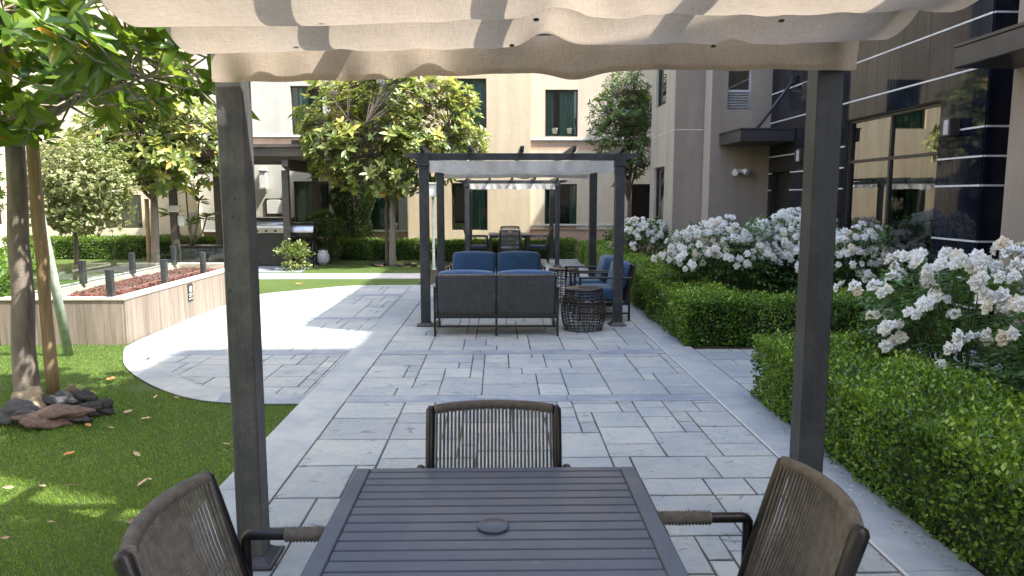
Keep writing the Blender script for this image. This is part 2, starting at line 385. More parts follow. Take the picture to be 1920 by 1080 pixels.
def turf():
    m, t, b = new_mat('turf_base'); v = coords(t)
    a = ramp(t, noise(t, v, 160, 3, .8), [(.35, (.020,.050,.006)), (.65, (.115,.185,.022))])
    l = ramp(t, noise(t, v, 1.1, 4), [(.35, (.85,.9,.85)), (.65, (1.1,1.05,1.0))])
    t.links.new(mixc(t, 1.0, a, l, 'MULTIPLY'), b.inputs['Base Color']); b.inputs['Roughness'].default_value = .8
    bump(t, b, noise(t, v, 220, 3), 1.0, .02); return m
M['turf'] = turf()
M['blade'] = leafmat('turf_blade', [(0,(.022,.072,.010)), (.45,(.105,.22,.024)), (.9,(.26,.37,.042)), (1,(.28,.28,.10))], .2, .55)

# ---------------------------------------------------------------- foliage builder (numpy)
def unit(a): return a/np.maximum(np.linalg.norm(a, axis=1, keepdims=True), 1e-9)
def leafmesh(name, P, D, Nn, L, W, tint, mat, parent, shape='oval', fold=.25, droop=.2, core=None, extra=None):
    """P base, D along, Nn up; one mesh of n leaves"""
    P = np.asarray(P, float); n = len(P); D = unit(np.asarray(D, float)); Nn = np.asarray(Nn, float)
    Sx = unit(np.cross(D, Nn)); Nn = np.cross(Sx, D)
    L = np.broadcast_to(L, n)[:, None]*1.0; W = np.broadcast_to(W, n)[:, None]*1.0
    if shape == 'diamond':
        pr = [(0,0),(.45,1),(1,0),(.45,-1)]; fs = [(0,1,2),(0,2,3)]
    else:
        pr = [(0,0),(.28,.8),(.66,.86),(1,0),(.66,-.86),(.28,-.8)]; fs = [(0,1,2,3),(0,3,4,5)]
    k = len(pr); V = np.zeros((n, k, 3))
    for i, (a, b) in enumerate(pr):
        V[:, i] = P + D*L*a + Sx*W*b*.5 + Nn*(W*abs(b)*fold*.5 - L*droop*a*a)
    V = V.reshape(-1, 3); m = len(fs[0]); nf = n*len(fs)
    idx = (np.arange(n)[:, None, None]*k + np.array(fs)[None]).reshape(-1)
    tv = np.repeat(np.clip(tint, 0, 1), k)
    nv0 = len(V); loops = idx; lt = np.full(nf, m); mi = np.zeros(nf, int)
    if core is not None:
        cv, cf = core; V = np.vstack([V, np.array(cv, float)]); tv = np.concatenate([tv, np.zeros(len(cv))])
        for f in cf:
            loops = np.concatenate([loops, np.array(f)+nv0]); lt = np.append(lt, len(f)); mi = np.append(mi, 1)
    me = bpy.data.meshes.new(name); me.vertices.add(len(V)); me.vertices.foreach_set('co', V.reshape(-1))
    me.loops.add(len(loops)); me.loops.foreach_set('vertex_index', loops.astype(np.int32))
    me.polygons.add(len(lt)); st = np.concatenate([[0], np.cumsum(lt)[:-1]])
    me.polygons.foreach_set('loop_start', st.astype(np.int32)); me.polygons.foreach_set('loop_total', lt.astype(np.int32))
    me.polygons.foreach_set('material_index', mi.astype(np.int32)); me.update(calc_edges=True)
    at_ = me.attributes.new('tint', 'FLOAT', 'POINT'); at_.data.foreach_set('value', tv.astype(np.float32))
    me.validate()
    return mkobj(name, me, parent, mat if core is None else [mat, M['core']])
def rdir(n): return unit(RNG.normal(size=(n, 3)))
def add_tint(o, vals):
    a = o.data.attributes.new('tint', 'FLOAT', 'FACE'); a.data.foreach_set('value', np.array(vals, np.float32))
def hash3(p, s=1.0, seed=0):
    """cheap smooth noise -1..1"""
    x, y, z = p[:,0]*s+seed, p[:,1]*s-seed*1.3, p[:,2]*s+seed*.7
    return (np.sin(x*1.9+1.3*np.sin(y*1.7))+np.sin(y*2.3+1.1*np.sin(z*2.1+x))+np.sin(z*2.7+1.7*np.sin(x*1.3-y)))/3

# ================================================================ SETTING: ground
mb = MB(); mb.box(-60, 60, -40, 70, -.6, -.03); setp(mb.build('ground', M['soil']), kind='structure')
mb = MB(); mb.box(-13.2, -1.55, -6, 20.95, -.028, -.012); setp(mb.build('lawn', M['turf']), kind='structure')
mb = MB()
mb.prism([(-13, 14.85), (-1.55, 14.85), (-1.55, 15.85), (-13, 15.85)], -.011, .004)
setp(mb.build('path', M['concrete_path']), kind='structure')
mb = MB(); mb.box(2.1, 5.6, -6, 20.9, -.029, -.005); setp(mb.build('planting_bed', M['soil']), kind='structure')

def clip_poly(sub, poly):
    out = sub
    n = len(poly)
    for i in range(n):
        a, b = poly[i], poly[(i+1) % n]; inp = out; out = []
        if not inp: break
        def side(p): return (b[0]-a[0])*(p[1]-a[1])-(b[1]-a[1])*(p[0]-a[0])
        for j in range(len(inp)):
            p, q = inp[j], inp[(j+1) % len(inp)]; sp, sq = side(p), side(q)
            if sp >= 0: out.append(p)
            if (sp >= 0) != (sq >= 0):
                t = sp/(sp-sq); out.append((p[0]+(q[0]-p[0])*t, p[1]+(q[1]-p[1])*t))
    return out
PV = MB(); PT = []
def pslab(poly, z0, z1, mi, tint=.5):
    n0 = len(PV.f); PV.prism(poly, z0, z1, mi); PT.extend([tint]*(len(PV.f)-n0))
U = .122
SIZES = [(4,3),(3,4),(4,4),(3,2),(2,3),(3,3),(2,2),(4,3),(3,2),(3,2)]
def tiles(x0, x1, y0, y1, poly=None, seed=1):
    rr = random.Random(seed); nx = math.ceil((x1-x0)/U); ny = math.ceil((y1-y0)/U); occ = {}
    rect = [(x0,y0),(x1,y0),(x1,y1),(x0,y1)]
    for j in range(ny):
        for i in range(nx):
            if (i, j) in occ: continue
            ss = SIZES[:]; rr.shuffle(ss); ss += [(2,1),(1,2),(1,1)]
            for a, b in ss:
                if all((i+u, j+v) not in occ and i+u < nx+2 for u in range(a) for v in range(b)): break
            for u in range(a):
                for v in range(b): occ[(i+u, j+v)] = 1
            g = .0055; gy = .0085; X0 = x0+i*U+g; Y0 = y0+j*U+gy; X1 = x0+(i+a)*U-g; Y1 = y0+(j+b)*U-gy
            w_ = lambda: rr.uniform(-.0025, .0025)
            c = [(X0+w_(),Y0+w_()),((X0+X1)/2,Y0+w_()),(X1+w_(),Y0+w_()),(X1+w_(),(Y0+Y1)/2),(X1+w_(),Y1+w_()),((X0+X1)/2,Y1+w_()),(X0+w_(),Y1+w_()),(X0+w_(),(Y0+Y1)/2)]
            c = clip_poly(c, rect)
            if poly: c = clip_poly(c, poly)
            if len(c) < 3: continue
            z = .0065+rr.uniform(-.001, .001)
            # worn, slightly bevelled rim
            cx = sum(p[0] for p in c)/len(c); cy = sum(p[1] for p in c)/len(c)
            def inset(p):
                dx, dy = cx-p[0], cy-p[1]; d = math.hypot(dx, dy)+1e-6; k = min(.006/d, .4); return (p[0]+dx*k, p[1]+dy*k)
            ci = [inset(p) for p in c]; n = len(c); b0 = len(PV.v); f0 = len(PV.f)
            PV.add([(p[0],p[1],.0002) for p in c]+[(p[0],p[1],z-.003) for p in c]+[(p[0],p[1],z) for p in ci],
                   [(k,(k+1)%n,n+(k+1)%n,n+k) for k in range(n)]+[(n+k,n+(k+1)%n,2*n+(k+1)%n,2*n+k) for k in range(n)]+[tuple(range(2*n,3*n))], 1)
            PT.extend([rr.gauss(.5, .22)]*(len(PV.f)-f0))
XL0, XL1, XR0, XR1 = -1.60, -1.25, 1.77, 2.12
# arc (counter-clockwise) outer and inner
arc_o = [(-1.6,5.74),(-2.12,5.75),(-2.57,5.91),(-3.09,6.37),(-3.64,7.03),(-3.98,7.68),(-4.2,8.2),(-4.2,12.2),(-3.9,12.65),(-3.54,12.95),(-2.84,13.62),(-2.1,13.7),(-1.6,13.7)]
arc_i = [(-1.6,6.02),(-2.21,6.04),(-2.55,6.24),(-2.9,6.6),(-3.45,7.26),(-3.78,7.85),(-3.98,8.5),(-4.05,12.2),(-3.8,12.5),(-3.45,12.8),(-2.8,13.4),(-2.1,13.45),(-1.6,13.45)]
def smooth_poly(p, it=2):
    for _ in range(it):
        q = [p[0]]
        for a, b in zip(p[:-1], p[1:]):
            q += [(a[0]*.75+b[0]*.25, a[1]*.75+b[1]*.25), (a[0]*.25+b[0]*.75, a[1]*.25+b[1]*.75)]
        q.append(p[-1]); p = q
    return p
arc_o = smooth_poly(arc_o); arc_i = smooth_poly(arc_i)
arc_o_ccw = arc_o[::-1]; arc_i_ccw = arc_i[::-1]
# base slabs
pslab([(XL0,-6),(XR1,-6),(XR1,20.2),(-1.2,20.2),(-1.2,13.9),(XL0,13.7)], -.10, 0, 0)
pslab([(p[0]-(0 if p[0] > -1.61 else 0), p[1]) for p in arc_o_ccw], -.11, -.001, 0)
pslab([(XR1,6.02),(5.1,6.02),(5.1,7.8),(XR1,7.8)], -.10, 0, 0)
tiles(XL1+.006, XR0-.006, -1.0, 5.76, seed=3)
tiles(XL1+.006, XR0-.006, 5.965, 7.57, seed=4)
tiles(XL1+.006, XR0-.006, 7.785, 13.7, seed=5)
tiles(-1.15, XR0-.006, 13.9, 20.1, seed=6)
tiles(XR1+.006, 5.1, 6.05, 7.78, seed=7)
ai = clip_poly
tiles(-4.2, XL0-.006, 5.9, 7.57, arc_i_ccw, 8); tiles(-4.2, XL0-.006, 7.785, 9.86, arc_i_ccw, 9)
tiles(-4.2, XL0-.006, 10.0, 12.13, arc_i_ccw, 10); tiles(-4.2, XL0-.006, 12.45, 13.5, arc_i_ccw, 12)
def seg_band(x0, x1, ys, mi, t0=.5):
    for a, b in zip(ys[:-1], ys[1:]): pslab([(x0,a+.002),(x1,a+.002),(x1,b-.002),(x0,b-.002)], 0.0003, .0068, mi, random.uniform(.3,.7))
seg_band(XL0, XL1, [-6,1.2,4.0,5.75,7.58,9.9,13.7], 2)
seg_band(XR0+.022, XR1-.002, [-6,1.5,3.03,4.6,5.86,7.79,10.2,13.7,16.5,20.1], 2)
pslab([(XR0+.003,-6),(XR0+.019,-6),(XR0+.019,20.1),(XR0+.003,20.1)], .0003, .009, 4)
for y0, y1 in ((5.768,5.955),(7.58,7.775)):
    for xa, xb in ((XL1+.006,-.2),(-.196,.56),(.564,XR0-.006)): pslab([(xa,y0),(xb,y0),(xb,y1),(xa,y1)], .0003, .0068, 3)
pslab([(XL1+.006,13.71),(XR0-.006,13.71),(XR0-.006,13.89),(XL1+.006,13.89)], .0003, .0068, 3)
for y0, y1 in ((7.58,7.775),(9.87,9.99),(12.14,12.44)):
    c = clip_poly([(-4.2,y0),(XL0-.004,y0),(XL0-.004,y1),(-4.2,y1)], arc_i_ccw)
    if len(c) > 2: pslab(c, .0003, .0068, 3)
n = len(arc_o)
for i in range(n-1):
    pslab([arc_o[i], arc_i[i], arc_i[i+1], arc_o[i+1]][::-1], .0001, .0068, 2 if i > 6 else 3)
pav = PV.build('paving', [M['joint'], M['paver'], M['band'], M['band_blue'], M['joint_light']])
add_tint(pav, PT); setp(pav, kind='structure')

# artificial turf blades
def in_poly(P, poly):
    x, y = P[:,0], P[:,1]; inside = np.zeros(len(P), bool); j = len(poly)-1
    for i in range(len(poly)):
        xi, yi = poly[i]; xj, yj = poly[j]
        c = ((yi > y) != (yj > y)) & (x < (xj-xi)*(y-yi)/(yj-yi+1e-12)+xi); inside ^= c; j = i
    return inside
def blades():
    Ps = []
    for x0, x1, y0, y1, dn in ((-3.6,-1.6,1.6,4.2,15000),(-5.6,-1.6,4.2,6.2,9000),(-6.2,-3.2,6.2,8.5,4500),(-4.2,-3.6,3.2,4.2,12000)):
        k = int((x1-x0)*(y1-y0)*dn); Ps.append(np.c_[RNG.uniform(x0,x1,k), RNG.uniform(y0,y1,k)])
    P = np.vstack(Ps); P = P[~in_poly(P, arc_o)]; P = P[P[:,0] < -1.6]
    n = len(P); P3 = np.c_[P, np.full(n, -.012)]
    ang = RNG.uniform(0, 2*PI, n); t = np.abs(RNG.normal(0, .55, n))
    D = np.c_[np.cos(ang)*t, np.sin(ang)*t, np.ones(n)]; Nn = np.c_[-np.sin(ang+.6), np.cos(ang+.6), np.zeros(n)]
    dist = P[:,1]
    L = RNG.uniform(.012, .026, n); W = np.where(dist > 4.2, .0045, .003)
    tint = np.clip(.45+.2*hash3(P3, .9)+RNG.normal(0, .22, n), 0, .93); tint[RNG.random(n) < .025] = 1
    o = leafmesh('grass', P3, D, Nn, L, W, tint, M['blade'], None, 'diamond', 0, .15)
    return setp(o, 'short green artificial turf pile covering the lawn left of the paving', 'grass', kind='stuff')
blades()

# ================================================================ BUILDINGS
class Wall:
    """front plane with openings; U along the wall, n outward"""
    def __init__(s, a, b, z0, z1, t=.4):
        s.a = Vector((a[0], a[1], 0)); s.b = Vector((b[0], b[1], 0)); s.w = (s.b-s.a).length
        s.U = (s.b-s.a).normalized(); s.n = Vector((s.U.y, -s.U.x, 0)); s.z0 = z0; s.z1 = z1; s.t = t; s.h = []
    def p(s, u, z, d=0): return s.a + s.U*u - s.n*d + Vector((0, 0, z))
    def u_of(s, P): return (Vector((P[0], P[1], 0))-s.a).dot(s.U)
    def hole(s, u0, u1, z0, z1): s.h.append((u0, u1, z0, z1))
    def build(s, parent, mat, name='wall', label=None):
        m = MB(); us = sorted({0, s.w} | {x for h in s.h for x in h[:2]}); zs = sorted({s.z0, s.z1} | {x for h in s.h for x in h[2:]})
        for u0, u1 in zip(us[:-1], us[1:]):
            for z0, z1 in zip(zs[:-1], zs[1:]):
                cu, cz = (u0+u1)/2, (z0+z1)/2
                if any(h[0] < cu < h[1] and h[2] < cz < h[3] for h in s.h): continue
                m.add([s.p(u0,z0), s.p(u1,z0), s.p(u1,z1), s.p(u0,z1)], [(0,1,2,3)])
        for u0, u1, z0, z1 in s.h:
            q = [(u0,z0),(u1,z0),(u1,z1),(u0,z1)]
            for i in range(4):
                A, B = q[i], q[(i+1) % 4]
                m.add([s.p(*A), s.p(*B), s.p(*B, s.t), s.p(*A, s.t)], [(0,1,2,3)])
        q = [(0,s.z0),(s.w,s.z0),(s.w,s.z1),(0,s.z1)]
        for i in range(4):
            A, B = q[i], q[(i+1) % 4]; m.add([s.p(*A), s.p(*B), s.p(*B, s.t), s.p(*A, s.t)], [(3,2,1,0)])
        m.add([s.p(*c, s.t) for c in q], [(3,2,1,0)])
        return m.build(name, mat, parent, label)
    def obox(s, m, u0, u1, z0, z1, d0, d1, mi=0):
        """oriented box between depth d0 and d1"""
        v = [s.p(u, z, d) for z in (z0, z1) for u, d in ((u0,d0),(u1,d0),(u1,d1),(u0,d1))]
        m.add(v, [(0,3,2,1),(4,5,6,7),(0,1,5,4),(1,2,6,5),(2,3,7,6),(3,0,4,7)], mi)
    def window(s, u0, u1, z0, z1, parent, vb=(), hb=(), curtains=((0,.3),(.7,1)), louv=0, fr='frame2', gl='glass', cur='curtain', label=None, dep=.08):
        s.hole(u0, u1, z0, z1); e = .002; f = .035
        m = MB(); d0, d1 = dep, dep+.06
        s.obox(m, u0+e, u0+f, z0+e, z1-e, d0, d1); s.obox(m, u1-f, u1-e, z0+e, z1-e, d0, d1)
        s.obox(m, u0+f, u1-f, z0+e, z0+f, d0, d1); s.obox(m, u0+f, u1-f, z1-f, z1-e, d0, d1)
        for k in vb: uu = u0+(u1-u0)*k; s.obox(m, uu-f*.6, uu+f*.6, z0+f, z1-f, d0+.004, d1-.004)
        for k in hb: zz = z0+(z1-z0)*k; s.obox(m, u0+f, u1-f, zz-f*.6, zz+f*.6, d0+.007, d1-.007)
        w_ = m.build('window', M[fr], parent, label)
        zb = z0+f
        if louv > 0:
            m = MB(); zl = z0+(z1-z0)*louv; k = max(5, int((zl-zb)/.045))
            for i in range(k):
                za = zb+(zl-zb)*i/k; zc = (zl-zb)/k
                m.add([s.p(u0+f,za,.03), s.p(u1-f,za,.03), s.p(u1-f,za+zc*.55,.075), s.p(u0+f,za+zc*.55,.075), s.p(u0+f,za+.012,.078), s.p(u1-f,za+.012,.078)], [(0,1,2,3),(0,4,5,1)])
            s.obox(m, u0+f, u1-f, zb, zl, .082, .1)
            m.build('louvre', M['louvre'], w_); zb = zl
        m = MB(); m.add([s.p(u0+f*.6,zb,d0+.03), s.p(u1-f*.6,zb,d0+.03), s.p(u1-f*.6,z1-f*.6,d0+.03), s.p(u0+f*.6,z1-f*.6,d0+.03)], [(0,1,2,3)])
        m.build('pane', M[gl], w_)
        for a, b in curtains:
            m = MB(); ua, ub = u0+(u1-u0)*a+.003, u0+(u1-u0)*b-.003; ph = random.uniform(0, 6); nf = max(3, (ub-ua)/.11)
            m.grid(lambda p, q: s.p(ua+(ub-ua)*p, z0+.01+(z1-z0-.02)*q, dep+.17+.022*math.sin(ph+p*nf*2*PI)+.008*math.sin(p*nf*5.3*PI+q*2)), int(nf*8)+8, 3)
            m.build('curtain', M[cur], w_)
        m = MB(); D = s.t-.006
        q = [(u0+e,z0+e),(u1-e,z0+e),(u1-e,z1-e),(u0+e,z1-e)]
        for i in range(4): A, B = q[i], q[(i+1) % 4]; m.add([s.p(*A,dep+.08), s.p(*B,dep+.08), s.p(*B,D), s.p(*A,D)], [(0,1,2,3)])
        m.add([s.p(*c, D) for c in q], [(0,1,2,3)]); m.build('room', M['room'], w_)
        return w_
    def strip(s, z0, z1, proud, parent, mat, name, u0=0, u1=None, label=None):
        m = MB(); s.obox(m, u0, s.w if u1 is None else u1, z0, z1, -proud, .01); return m.build(name, M[mat], parent, label)

# ---- the hotel wing across the back of the courtyard
bb = thing('hotel_building', 'cream and beige stucco hotel wing across the far end of the courtyard', 'building', (0, 20.3, 0))
def local(o):  # children built in world coordinates under a placed empty
    for c in o.children: c.matrix_parent_inverse = Matrix.Translation(-Vector(o.location))
def wn(wl, Y, x0, x1, y0, y1, parent, **k):
    """window from its outline in the photo on the wall plane at Y"""
    a = at(x0, y1, Y); b = at(x1, y0, Y)
    return wl.window(wl.u_of(a), wl.u_of(b), a.z, b.z, parent, **k)
HB = 11.0
wa = Wall((-2.48, 20.3), (.86, 20.3), 0, HB, .5)
wn(wa, 20.3, 847, 914, 343, 432, bb, curtains=((0,.1),(.56,1)), label='ground floor window with green curtains behind the second pergola')
wn(wa, 20.3, 845, 912, 147, 240, bb, curtains=((0,1),), cur='curtain')
wa.build(bb, M['stucco_beige'], label='warm beige projecting wall')
wb = Wall((.88, 20.6), (6.5, 20.6), .89, 2.93, .5)
wn(wb, 20.6, 1021, 1082, 345, 430, bb, curtains=((0,.12),(.8,1)), label='ground floor window right of the beige wall')
wn(wb, 20.6, 1183, 1222, 345, 430, bb, curtains=())
wb.build(bb, M['stucco_cream'])
wb2 = Wall((.88, 20.6), (6.5, 20.6), 3.27, HB, .5)
wn(wb2, 20.6, 1022, 1084, 168, 256, bb, curtains=((0,.28),(.46,1)), label='upper window with two potted plants on its sill')
wn(wb2, 20.6, 1160, 1215, 168, 256, bb, curtains=((0,.3),(.8,1)))
wb2.build(bb, M['stucco_cream'])
for z0, z1 in ((0,.885),(2.935,3.2)):
    Wall((.88, 20.63), (6.5, 20.63), z0, z1, .47).build(bb, M['stucco_band'], 'lower_wall')
wb.strip(.845, .893, .02, bb, 'ledge', 'ledge'); wb2.strip(3.2, 3.268, .02, bb, 'ledge', 'ledge')
m = MB()
for px in (1040, 1068):
    c = at(px, 251, 20.75); m.lathe([(.07,0),(.095,.14),(.10,.15),(.08,.15)], 10, (c.x, c.y, c.z))
m.build('flower_pot', M['galv'], bb)
# left, recessed white part
Zb, Zt = .72, 3.3
wc = Wall((-9.0, 20.9), (-2.5, 20.9), .70, 2.95, .5)
wn(wc, 20.9, 692, 747, 371, 431, bb, curtains=((0,1),), label='ground floor window behind the small magnolia')
wn(wc, 20.9, 553, 616, 340, 430, bb, curtains=((0,.62),), cur='curtain_pale')
wn(wc, 20.9, 412, 432, 340, 428, bb, curtains=((0,.4),))
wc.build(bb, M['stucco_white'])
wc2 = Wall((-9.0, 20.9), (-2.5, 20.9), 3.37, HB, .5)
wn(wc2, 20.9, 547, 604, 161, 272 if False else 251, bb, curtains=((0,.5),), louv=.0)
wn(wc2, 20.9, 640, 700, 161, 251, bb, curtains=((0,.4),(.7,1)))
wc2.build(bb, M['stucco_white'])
for z0, z1 in ((0,.66),(2.955,3.3)):
    Wall((-9.0, 20.93), (-2.5, 20.93), z0, z1, .47).build(bb, M['stucco_band'], 'lower_wall')
wc.strip(.662, .705, .02, bb, 'ledge', 'ledge'); wc2.strip(3.302, 3.372, .02, bb, 'ledge', 'ledge')
m = MB(); a = at(547, 283, 20.86); b = at(604, 262, 20.86)
for i in range(7): z = a.z+.0+(b.z-a.z)*i/7; m.box(a.x, b.x, 20.84, 20.93, z, z+.035)
m.build('louvre', M['black'], bb)
# far left: beige wall with a louvre and a wide window
wd = Wall((-13.4, 20.5), (-8.35, 20.5), 0, HB, .5)
wn(wd, 20.5, 195, 264, 365, 428, bb, curtains=((.4,.8),), label='wide window behind the long back hedge')
wn(wd, 20.5, 195, 264, 165, 235, bb, curtains=((0,.4),))
wd.build(bb, M['stucco_cream'])
m = MB(); a = at(354, 438, 20.46); b = at(365, 396, 20.46)
for i in range(14): z = a.z+(b.z-a.z)*i/14; m.box(a.x, b.x, 20.45, 20.497, z, z+.02)
m.build('wall_louvre', M['louvre'], bb)
for (x0, x1, y) in ((-2.5, -2.48, 20.3), (.86, .88, 20.3), (-8.37, -8.35, 20.5)):
    m = MB(); m.box(min(x0,x1)-.0, max(x0,x1)-.002, y+.003, 21.0, 0, HB-.01); m.build('wall', M['stucco_beige'] if x0 != .86 else M['stucco_beige'], bb)
m = MB(); m.box(-13.4, 6.5, 21.42, 27, 0, HB+.01); m.box(-13.5, 6.6, 20.2, 27.1, HB+.012, HB+.25); m.build('roof', M['pavilion'], bb)

# ---- the wing along the left of the lawn (seen between leaves and in reflections)
lb = thing('hotel_building', 'cream hotel wing left of the lawn, glimpsed through the trees', 'building', (-13.4, 10, 0))
wl = Wall((-13.4, -9), (-13.4, 20.48), 0, HB, .5)
for k in range(8):
    u = 3.2+k*3.5
    wl.window(u, u+1.5, .9, 2.5, lb, curtains=((0,.35),(.7,1))); wl.window(u, u+1.5, 3.9, 5.5, lb, curtains=((0,.35),(.7,1)))
wl.build(lb, M['stucco_cream']); wl.strip(3.2, 3.3, .03, lb, 'ledge', 'ledge')
m = MB(); m.box(-18, -13.95, -9, 20.4, 0, HB-.02); m.box(-18.1, -13.3, -9.1, 20.15, HB+.002, HB+.25); m.build('roof', M['pavilion'], lb)

# ---- unseen wing added behind the viewer to cut low sky light and darken reflections
sb = thing('hotel_building', 'unseen hotel wing added behind the viewer to cut sky light and darken reflections', 'building', (-3, -9, 0))
ws = Wall((5.1, -9), (-13.3, -9), 0, HB, .5)
for k in range(5):
    u = 1.5+k*3.6; ws.window(u, u+1.4, .9, 2.5, sb); ws.window(u, u+1.4, 3.9, 5.5, sb)
ws.build(sb, M['stucco_beige']); m = MB(); m.box(-13.3, 5.1, -15, -9.55, 0, HB-.02); m.build('roof', M['pavilion'], sb)
local(sb)

# ---- the right-hand wing: taupe stucco and dark tile
rb = thing('hotel_building', 'taupe stucco and dark glossy tile building along the right side', 'building', (5.15, 10, 0))
XF = 5.15; HP = 5.2
zc = lambda Y: Y
r1 = Wall((3.43, 16.7), (3.43, 14.504), 0, HP, .35)
def wx(wl, X, x0, x1, y0, y1, parent, **k):
    a = atX(x0, y1, X); b = atX(x1, y1, X); zt = atX(x0, y0, X).z
    return wl.window(wl.u_of(a), wl.u_of(b), a.z, zt, parent, **k)
r1.window(.42, 1.42, .75, 2.28, rb, curtains=((.5,1),), gl='glass_dark', dep=.05, label='narrow ground floor window beside the roses')
r1.window(.42, 1.42, 3.55, 5.0, rb, curtains=((.5,1),), gl='glass_dark', dep=.05)
r1.build(rb, M['stucco_pale_taupe'])
r2 = Wall((3.434, 14.5), (4.0, 14.5), 0, HP-.003, .3); r2.build(rb, M['stucco_taupe'])
r3 = Wall((4.003, 14.497), (4.003, 14.024), 0, HP-.005, .3); r3.build(rb, M['stucco_pale_taupe'])
for wl_ in (r1, r2): wl_.strip(2.94, 2.955, .004, rb, 'ledge', 'wall_joint')
r4 = Wall((4.006, 14.02), (5.15, 14.02), 0, HP-.007, .3)
a = at(1363, 205, 14.02); b = at(1413, 110, 14.02)
r4.window(r4.u_of(a), r4.u_of(b), a.z, b.z, rb, curtains=((0,1),), louv=.40, fr='louvre', cur='curtain_pale', gl='glass_dark', label='upper window with a white air louvre below the pane')
r4.build(rb, M['stucco_taupe'])
# dark tiled facade, facing the courtyard
r6 = Wall((XF, 14.017), (XF, 7.804), 0, HP, .3)
u = lambda Y: 14.017-Y
wyr = atX(1757, 300, XF).y
zt = atX(1757, 192, XF).z; zm = atX(1757, 287, XF).z
yl = 10.95
r6.window(u(yl), u(wyr), .62, zt, rb, vb=(.5,), hb=((zm-.62)/(zt-.62),), curtains=((.0,.42),(.56,.8)), gl='glass_dark', cur='curtain', dep=.04, label='big four pane window reflecting the garden')
ydoor0, ydoor1 = 13.95, 13.1
r6.hole(u(13.85), u(13.0), .02, 2.1)
r6.build(rb, M['grout'], 'tiled_wall_backing')
# tiles: courses with aluminium strips between
crs = [.0,.45,.76,1.17,1.77,2.08,2.39,3.02,3.55,4.05,4.62,HP]
def tile_facade(wl, holes, umax, seed, tilew=.30):
    rr = random.Random(seed); m = MB(); st = MB()
    for ci, (z0, z1) in enumerate(zip(crs[:-1], crs[1:])):
        uu = rr.uniform(-.2, 0)*0
        edges = [0]
        while edges[-1] < umax-.05: edges.append(min(umax, edges[-1]+tilew))
        cuts = sorted(set(edges) | {h for hh in holes for h in hh[:2] if 0 < h < umax})
        zs = sorted({z0+.012, z1-.012} | {z for hh in holes for z in hh[2:] if z0+.012 < z < z1-.012})
        for a, b in zip(cuts[:-1], cuts[1:]):
            for c, d in zip(zs[:-1], zs[1:]):
                cu, cz = (a+b)/2, (c+d)/2
                if any(h[0] < cu < h[1] and h[2] < cz < h[3] for h in holes): continue
                g0 = .003; wl.obox(m, a+g0, b-g0, c, d, -.012-rr.uniform(0, .0012), .0)
        if ci:
            segs = [(0, umax)]
            for h in holes:
                if h[2] < z0 < h[3]:
                    ns = []
                    for s0, s1 in segs:
                        if h[0] > s0: ns.append((s0, min(s1, h[0])))
                        if h[1] < s1: ns.append((max(s0, h[1]), s1))
                    segs = [q for q in ns if q[1]-q[0] > .01]
            for s0, s1 in segs:
                st = MB(); wl.obox(st, s0, s1, z0-.010, z0+.010, -.018, .0); st.build('metal_strip', M['trim'], rb)
    m.build('tile_cladding', M['tile'], rb)
tile_facade(r6, [(u(yl)-.02, u(wyr)+.02, .60, zt+.02), (u(13.87), u(12.98), 0, 2.12)], r6.w, 5)
# window surround, door
d = MB(); r6.obox(d, u(13.84), u(13.01), .02, 2.09, .10, .14); dd = d.build('door', M['black'], rb, 'dark glazed side door under the small awning')
d = MB(); r6.obox(d, u(13.10), u(13.07), .9, 1.2, .04, .07); d.build('handle', M['steel'], dd)
d = MB(); r6.obox(d, u(12.93), u(12.86), 1.02, 1.27, -.03, -.0125); d.build('card_reader', M['white_paint'], rb)
d = MB(); r6.obox(d, u(12.6), u(12.0), 3.25, 3.55, -.02, -.013)
for i in range(6): r6.obox(d, u(12.6), u(12.0), 3.27+i*.045, 3.29+i*.045, -.035, -.02)
d.build('wall_louvre', M['awning'], rb)
# near dark return face and stucco pier
r7 = Wall((XF, 7.80), (5.46, 7.80), 0, HP-.004, .3); r7.build(rb, M['grout'], 'tiled_wall_backing')
tile_facade(r7, [], r7.w, 8, .40)
r8 = Wall((5.46, 7.797), (5.46, 7.454), 0, HP, .3); r8.build(rb, M['stucco_taupe'])
r9 = Wall((5.462, 7.45), (12, 7.45), 0, HP-.004, .3); r9.build(rb, M['stucco_taupe'])
# the body of the wing and its set-back upper storeys
m = MB(); m.box(5.47, 12, 7.8, 14.3, 0, HP-.02); m.box(4.32, 12, 14.4, 16.7, 0, HP-.03); m.box(3.8, 4.4, 14.85, 16.68, 0, HP-.04)
m.box(XF, 12, -3.0, 7.44, -.1, 8.45)
m.build('lower_block', M['stucco_taupe'], rb)
m = MB(); HT = 13.9
m.box(XF+.02, 12.02, 0.8, 4.26, 8.452, HT); m.box(7.0, 12.01, 4.262, 5.65, 8.452, HT-.01); m.box(6.05, 12.03, 5.652, 10, HP+.002, HT-.02); m.box(6.0, 12.04, 10.002, 13.9, HP+.003, HT-.03)
m.box(8.1, 12.05, 13.902, 20.5, HP+.004, 12.5)
m.build('upper_storeys', M['stucco_taupe'], rb)
